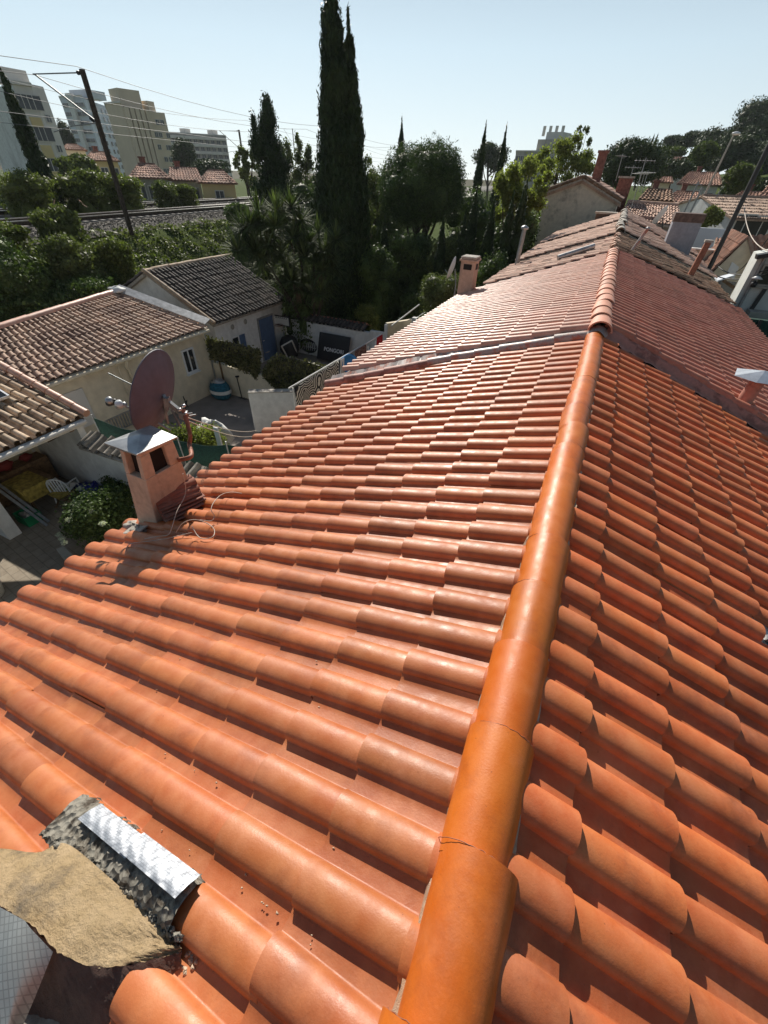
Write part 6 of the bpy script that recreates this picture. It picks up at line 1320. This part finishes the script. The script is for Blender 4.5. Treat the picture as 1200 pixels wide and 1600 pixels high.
# ================================================================== VEGETATION
cypress('tallest dark cypress, a broad spire rising to the top of the picture', 519, -6, 25, 12.3, 1.62, n=30000, seed=1, size=.15, base=0)
cypress('second narrower cypress spire pressed against the right of the tallest one', 545, 52, 25.2, 10.4, 1.05, n=17000, seed=2, size=.15, base=0)
# jagged conifer
tip = DD(414, 157, 38); g_ = np.random.default_rng(21); cl = []
for i in range(15):
    s_ = i/14; z = tip[2]-.4-8.6*s_; w = .35+1.35*s_**.8; w *= 1.2; cl.append((tip[0]+.2*math.sin(i*2.1)*(1-s_*.5)+.3*s_, tip[1], z, w*.85, w*.8, .65)); cl.append((tip[0]+math.sin(i*1.7)*w*.85, tip[1]+math.cos(i*2.3)*w*.6, z+.25, w*.5, w*.46, .5)); cl.append((tip[0]+math.sin(i*1.7+2.6)*w*.8, tip[1]+math.cos(i*1.3)*w*.6, z, w*.5, w*.46, .45))
cl += [(tip[0]-.75, tip[1]-.5, tip[2]-1.2, .22, .22, .7), (tip[0]-.8, tip[1]-.5, tip[2]-2.3, .45, .4, .8), (tip[0]-.5, tip[1]-.4, tip[2]-2.3, .6, .5, .8)]
tree('conifer_tree', 'jagged dark conifer with ragged tufts left of the tallest cypress', 'conifer', (tip[0], tip[1], 0), cl, 24000, .14, 'cypress', r=.3, limbs=False, seed=21, aspect=.35, up=.5, inner=.6, rough=.2, corek=.7)
def blobtree(name, label, u, v, D, ru, rv, m, n, size, seed, cat='tree', rd=None, nb=12, zb=0, hshape=1.0, group=None, **k):
    c = DD(u, v, D); r = ru/pxm(c); h = rv/pxv(c); g = np.random.default_rng(seed); cl = []
    low = cat in ('bush', 'shrub') or name == 'understorey_tree'
    if low:
        k['limbs'] = False; zf_ = max(zb, 0)
        for q in range(8): a = q*.785; zz_ = (c[2]-h*.3+zf_)/2 if q % 2 else c[2]-h*.55; cl.append((c[0]+math.cos(a)*r*.5, c[1]+math.sin(a)*r*.5, max(zz_, zf_+.2), r*.5, r*.5, (c[2]-h*.3-zf_)*.5+.2 if q % 2 else h*.4))
    for i in range(nb):
        d = g.normal(size=3); d /= np.linalg.norm(d); q = .62; w = g.uniform(.34, .52); cl.append((c[0]+d[0]*r*q, c[1]+d[1]*r*q, c[2]+d[2]*h*q*hshape, r*w, r*w, h*w))
    cl.append((*c, r*.66, r*.66, h*.66))
    return tree(name, label, cat, (c[0], c[1], zb), cl, n, size, m, r=max(.1, r*.09) if not low else .07, seed=seed, group=group, tt=(c[0], c[1], c[2]) if not low else (c[0], c[1], c[2]-h*.3), **k)
blobtree('umbrella_pine', 'big round dark pine in the middle, its crown flat below', 660, 292, 31, 72, 76, 'pine', 48000, .12, 31, cat='pine', nb=26, tuft=6, aspect=.22, inner=.62, rough=.12, corek=.66, hshape=.8)
# bare dead looking crown behind it
c = DD(676, 215, 36); t = thing('bare_tree', 'bare domed tree of thin dark branches peeping over the big round pine', 'tree', (c[0], c[1], 0)); g_ = np.random.default_rng(33)
mb = MB(); b0 = npv(c[0], c[1], 5.5); mb.tube([(c[0], c[1], 0), b0], [.22, .15], 7)
part(t, 'trunk', mb, M['bark']); mb = MB()
for k in range(70):
    a = g_.uniform(0, 6.28); e = g_.uniform(.15, 1.5); L3 = g_.uniform(1.4, 2.3); p = b0+npv(0, 0, .8); d = npv(math.cos(a)*math.cos(e), math.sin(a)*math.cos(e), math.sin(e)*.75)
    Q = [b0, p+d*L3*.4, p+d*L3*.8+npv(0, 0, .1), p+d*L3*1.1+npv(math.cos(a)*.5, math.sin(a)*.5, -.15)]; mb.tube(Q, [.05, .035, .02, .008], 4, caps=False)
    for _ in range(3): q = Q[2]+g_.normal(0, .1, 3); mb.tube([Q[1]+(Q[2]-Q[1])*g_.random(), q, q+g_.normal(0, .35, 3)+d*.3], [.02, .012, .005], 3, caps=False)
part(t, 'branches', mb, M['bark'])
cypress('small distant cypress tip just left of the bare domed tree', 628, 189, 50, 6.0, .62, n=2600, seed=3, size=.14)
cypress('left one of two slim cypresses right of the big round pine', 759, 197, 37, 8.0, .50, n=5200, seed=4, size=.14)
cypress('right one of two slim cypresses right of the big round pine', 791, 202, 40, 8.0, .52, n=5200, seed=5, size=.14)
for i, (u, v, D, h, r, l) in enumerate(((822, 292, 23, 6.4, .62, 'broad black green cypress clump nearest the blotched gable'), (801, 312, 22.6, 6.0, .55, 'black green cypress just left of the broad one by the gable'), (772, 318, 23, 5.6, .5, 'lower black green cypress under the slim pair'), (745, 300, 24, 6.4, .5, 'black green cypress left of the lower one, beside the round pine'),
                                     (693, 345, 24, 5.4, .45, 'small dark cypress standing below the round pine'), (601, 352, 27, 5.5, .7, 'dark cypress between the twin spires and the round pine'), (727, 338, 24.5, 5.5, .42, 'narrow dark cypress right of the round pine trunk'))):
    cypress(l, u, v, D, h, r, n=5200, seed=40+i, size=.13, base=0)
def airy(label, u, v, D, ru, rv, n, seed, m='light', size=.10, name='deciduous_tree', nb=26, zb=0):
    c = DD(u, v, D); r = ru/pxm(c); h = rv/pxv(c); g = np.random.default_rng(seed); cl = []
    for i in range(nb):
        d = g.normal(size=3); d /= np.linalg.norm(d); q = g.uniform(.35, 1.0); w = g.uniform(.12, .24); cl.append((c[0]+d[0]*r*q, c[1]+d[1]*r*q, c[2]+d[2]*h*q, r*w, r*w, h*w*1.15))
    return tree(name, label, 'tree', (c[0], c[1], zb), cl, int(n*.62), size, m, r=max(.1, r*.07), seed=seed, tt=(c[0], c[1], c[2]-h*.3), core=False, inner=.1, rough=.25)
airy('bright yellow green tree in leaf behind the dark cypress clump', 815, 300, 29, 52, 62, 12000, 51)
airy('bright green feathery tree rising left of the blotched gable', 880, 258, 44, 55, 48, 9000, 52, size=.12)
airy('sparse thin tree top above the left end of the blotched gable', 908, 220, 46, 16, 26, 900, 53, m='mid', nb=12)
airy('loose green tree between the tallest cypress and the round pine', 570, 300, 34, 42, 62, 7000, 54, m='mid', size=.10)
airy('light green tree under the round pine on its left', 560, 360, 30, 40, 50, 5000, 55, m='mid', size=.10)
airy('sunlit pale green tree behind the railway masts, left of the conifer', 385, 262, 58, 22, 36, 4500, 56, m='ivy', size=.14, zb=3)
airy('grey green tree between the conifer and the tallest cypress', 466, 262, 46, 26, 60, 7000, 57, m='mid', size=.12, zb=2)
blobtree('round_tree', 'dark round tree with a full crown right of the bright green tree', 985, 256, 66, 48, 42, 'hill', 9000, .20, 58, nb=16, aspect=.4)
blobtree('round_tree', 'hazy grey green tree behind the slim cypress pair', 768, 245, 130, 26, 26, 'hill', 3000, .3, 59, nb=10)
blobtree('shrub_tree', 'rounded dark shrub with pale flecks right of the hanging palm leaves', 584, 422, 24.5, 34, 40, 'dark', 9000, .07, 60, cat='shrub', nb=14, zb=0)
blobtree('shrub_tree', 'silvery green bush beside the pink chimney', 690, 452, 19, 36, 28, 'mid', 8000, .05, 61, cat='shrub', nb=14, zb=0)
blobtree('shrub_tree', 'small olive bush above the dark coping tiles', 575, 487, 21.2, 20, 13, 'ivy', 4000, .05, 62, cat='shrub', nb=9, zb=0)
blobtree('shrub_tree', 'dark bush filling the corner right of the pink chimney', 768, 420, 21, 26, 34, 'dark', 4500, .07, 63, cat='shrub', nb=9, zb=0)
for i, (u, v, D, ru, rv, m, l) in enumerate(((640, 400, 27, 40, 45, 'dark', 'dark leafy understorey tree below the trunk of the round pine'), (700, 400, 26, 34, 34, 'mid', 'green bush below and right of the round pine'), (470, 440, 23, 40, 55, 'dark', 'dark undergrowth behind the palm like yucca trunks'), (540, 446, 24.5, 26, 24, 'dark', 'low dark hedge bush behind the white back wall'), (520, 400, 27, 50, 60, 'dark', 'dark thicket at the foot of the tallest cypress'),
        (600, 330, 40, 40, 60, 'dark', 'dark leafy tree far behind, left of the round pine'), (740, 350, 34, 50, 50, 'dark', 'deep green thicket behind the row of small cypresses'), (650, 470, 24, 24, 14, 'dark', 'clipped hedge bush by the white post'), (800, 360, 30, 44, 60, 'dark', 'dark thicket behind the broad black green cypress'), (500, 330, 40, 60, 60, 'dark', 'dark tree mass behind the tallest cypress'))):
    blobtree('understorey_tree', l, u, v, D, ru, rv, m, 5200, .10, 70+i, nb=12, zb=0)
# yucca: heads of stiff leaves on thick stems with skirts of dead leaves
cy = DD(440, 380, 21.4); t = thing('giant_yucca', 'giant many headed yucca with spiky rosettes overhanging the dark shaded roof', 'yucca', (cy[0]+.4, cy[1]+.3, 0)); g_ = np.random.default_rng(77)
heads = [(440, 338), (408, 350), (470, 345), (385, 372), (425, 368), (458, 372), (498, 366), (400, 395), (436, 398), (476, 402), (510, 392), (520, 420), (450, 424), (488, 430), (372, 392), (412, 418), (505, 450), (465, 452), (432, 330), (392, 352), (484, 380), (420, 384), (525, 375), (495, 405), (505, 425), (470, 425), (455, 440), (515, 440), (398, 375), (445, 412), (485, 455), (462, 440), (440, 440), (500, 460), (475, 470), (410, 405), (380, 360), (430, 355), (515, 405), (405, 330), (455, 325)]
V = []; mb = MB(); bs = DD(482, 470, 22.8); bs = npv(bs[0], bs[1], 0); hp = []
for i, (u, v) in enumerate(heads):
    p = DD(u, v, 21.0+g_.uniform(-.8, .9)); hp.append(p)
    for k in range(125):
        d = g_.normal(size=3); d[2] = abs(d[2])*1.0-.45; d /= np.linalg.norm(d); L3 = g_.uniform(.55, .95); sd_ = np.cross(d, [0, 0, 1.]); sd_ /= np.linalg.norm(sd_)+1e-9; w = .032
        q1 = p+d*L3*.5; q2 = p+d*L3+npv(0, 0, -.10*(1-d[2]))
        V += [p-sd_*w*.5, p+sd_*w*.5, q1+sd_*w, q1-sd_*w, q1-sd_*w, q1+sd_*w, q2+sd_*.003, q2-sd_*.003]
    if i % 5 == 0: mb.tube([bs+npv(g_.normal(0, .2), g_.normal(0, .2), 0), bs*.5+p*.5+npv(0, .3, .2), p+npv(0, .25, -.15)], [.11, .07, .03], 6)
part(t, 'trunk', mb, M['bark']); put('leaf_rosette', fast_mesh('leaf_rosette', np.array(V), np.arange(len(V)), 4, [L_['yucca']], t['_loc']), t)
V = []
for (u, v) in ((466, 452), (494, 458), (500, 440)):
    p = DD(u, v, 21.2)
    for k in range(110): a = g_.uniform(0, 6.28); q = p+npv(math.cos(a)*.16, math.sin(a)*.16, g_.uniform(0, .5)); e = q+npv(math.cos(a)*.12, math.sin(a)*.12, -g_.uniform(.4, .8)); sd_ = npv(-math.sin(a), math.cos(a), 0)*.02; V += [q-sd_, q+sd_, e+sd_*.4, e-sd_*.4]
put('dead_leaves', fast_mesh('dead_leaves', np.array(V), np.arange(len(V)), 4, [M['thatch']], t['_loc']), t)
# left side: cypress, bushes beyond and in front of the line
cypress('tall dark cypress leaning across the far left apartment block', 2, 112, 42, 9.4, .85, n=9000, seed=90, size=.17, base=3.2)
for i, (u, v, D, ru, rv, m, l) in enumerate(((36, 292, 40, 44, 26, 'ivy', 'grey green bushy tree beyond the far track at the left edge'), (128, 288, 42, 42, 26, 'ivy', 'rounded olive green bush beyond the track left of the tall mast'), (188, 290, 43, 32, 24, 'ivy', 'yellow green bush beyond the track right of the tall mast'), (258, 296, 46, 22, 14, 'mid', 'low green bush in front of the cream gabled house'), (290, 300, 47, 18, 12, 'ivy', 'low bush right of the cream gabled house'),
        (120, 262, 60, 30, 22, 'mid', 'green tree in front of the apartment block below the blue tower'), (285, 240, 120, 22, 26, 'hill', 'dark tree in front of the long balcony block'), (330, 262, 110, 34, 14, 'hill', 'row of dark tree tops before the long balcony block'), (100, 215, 160, 14, 30, 'hill', 'dark tree rising between the white block and the blue tower'))):
    blobtree('leafy_tree' if D > 50 else 'trackside_bush', l, u, v, D, ru, rv, m, 5200 if D < 60 else 3000, .10 if D < 50 else .25, 100+i, cat='tree' if D > 50 else 'bush', nb=12, zb=2.5)
for i, (u, v, D, ru, rv, m, l) in enumerate(((20, 428, 24.5, 56, 62, 'dark', 'big dark glossy bush at the left edge above the cream house roof'), (93, 350, 27, 36, 32, 'mid', 'bush with reddish tips growing up to the near track'), (125, 408, 25, 46, 40, 'mid', 'wide green bush on the slope behind the cream house'), (176, 396, 25.5, 30, 24, 'ivy', 'rounded bush on the slope above the white ridge mortar'),
        (130, 452, 24, 62, 26, 'dark', 'deep shaded bush just behind the cream house ridge'), (10, 362, 27, 30, 14, 'ivy', 'bush beside the near track at the left edge'), (370, 330, 36, 22, 14, 'dark', 'dark bush at the foot of the jagged conifer'), (60, 478, 23.5, 50, 22, 'dark', 'lowest dark bush against the cream house ridge at the left edge'))):
    blobtree('slope_bush', l, u, v, D, ru, rv, m, 8500 if i < 5 else 4200, .095, 120+i, cat='bush', nb=14, zb=0.6)
# the wooded hill on the right
hl = [(1182, 196, 150, 46, 40, 'tall dark pine crowns at the right edge of the hill'), (1128, 222, 150, 34, 28, 'dark pine on the crest left of the highest pines'), (1150, 240, 120, 34, 30, 'dark pine below the crest behind the lamp head'), (1195, 250, 130, 30, 34, 'dark pine below the highest one at the right edge'), (1062, 222, 170, 26, 14, 'distant dark pine top on the crest'), (1090, 216, 165, 20, 16, 'pointed dark pine top further along the crest'),
      (1030, 262, 95, 26, 22, 'dark pine right of the round tree'), (1058, 265, 92, 24, 18, 'low round pine above the grey gabled house'), (1008, 240, 120, 22, 14, 'pale pine top just above the round tree'), (1150, 285, 75, 20, 24, 'dark pine between the lamp post and the yellow green tree'), (1120, 250, 140, 24, 20, 'pine half way down the crest left of the lamp head'), (1165, 225, 140, 26, 26, 'pine in the middle of the wooded hill'), (1196, 300, 80, 24, 20, 'dark pine above the ochre house at the right edge')]
for i, (u, v, D, ru, rv, l) in enumerate(hl): blobtree('hill_pine', l, u, v, D, ru, rv, 'hill', 3800, .34 if D > 110 else .24, 150+i, cat='pine', nb=16, zb=0, aspect=.45, limbs=False, group=None)
blobtree('hill_tree', 'light green tree in front of the dark pines left of the lamp post', 1098, 246, 100, 20, 26, 'hill2', 3200, .24, 170, nb=11, limbs=False)
blobtree('hill_tree', 'yellow green rounded tree between the lamp post and the right edge', 1160, 279, 70, 24, 26, 'hill2', 4200, .18, 171, nb=11, limbs=False)
blobtree('hill_tree', 'yellow green bush beside the white house wall', 1112, 340, 38, 15, 20, 'ivy', 2500, .09, 172, nb=9, limbs=False)
blobtree('hill_tree', 'olive tree in front of the crest above the cream house in the pines', 1044, 240, 125, 24, 14, 'hill2', 2200, .3, 173, nb=9, limbs=False)
for i, (u, v, D, h, l) in enumerate(((1022, 212, 140, 5, 'left one of two tiny cypress tips on the crest'), (1028, 210, 142, 5, 'right one of two tiny cypress tips on the crest'), (1062, 211, 150, 5, 'leaning tiny cypress tip on the crest'), (1107, 202, 150, 5, 'small cypress tip on the crest beside the pointed pine'), (1143, 200, 120, 9, 'dark cypress just left of the lamp head'), (1146, 268, 72, 6, 'dark cypress beside the yellow green rounded tree'))):
    cypress(l, u, v, D, h, .55 if D > 130 else .8, n=900, seed=180+i, size=.25, base=None)

# ================================================================== HAZE
mb = MB(); mb.bx(-420, 420, -60, 420, -1.2, 40)
m, nt, b = mat('thin_haze'); nt.nodes.remove(b); vp = nd(nt, 'ShaderNodeVolumePrincipled'); vp.inputs['Density'].default_value = HAZE; vp.inputs['Color'].default_value = (.82, .88, .95, 1); vp.inputs['Anisotropy'].default_value = .3
lk(nt, vp.outputs[0], nt.nodes['Material Output'].inputs['Volume'])
if HAZE: setting('haze', mb, m, 'stuff')
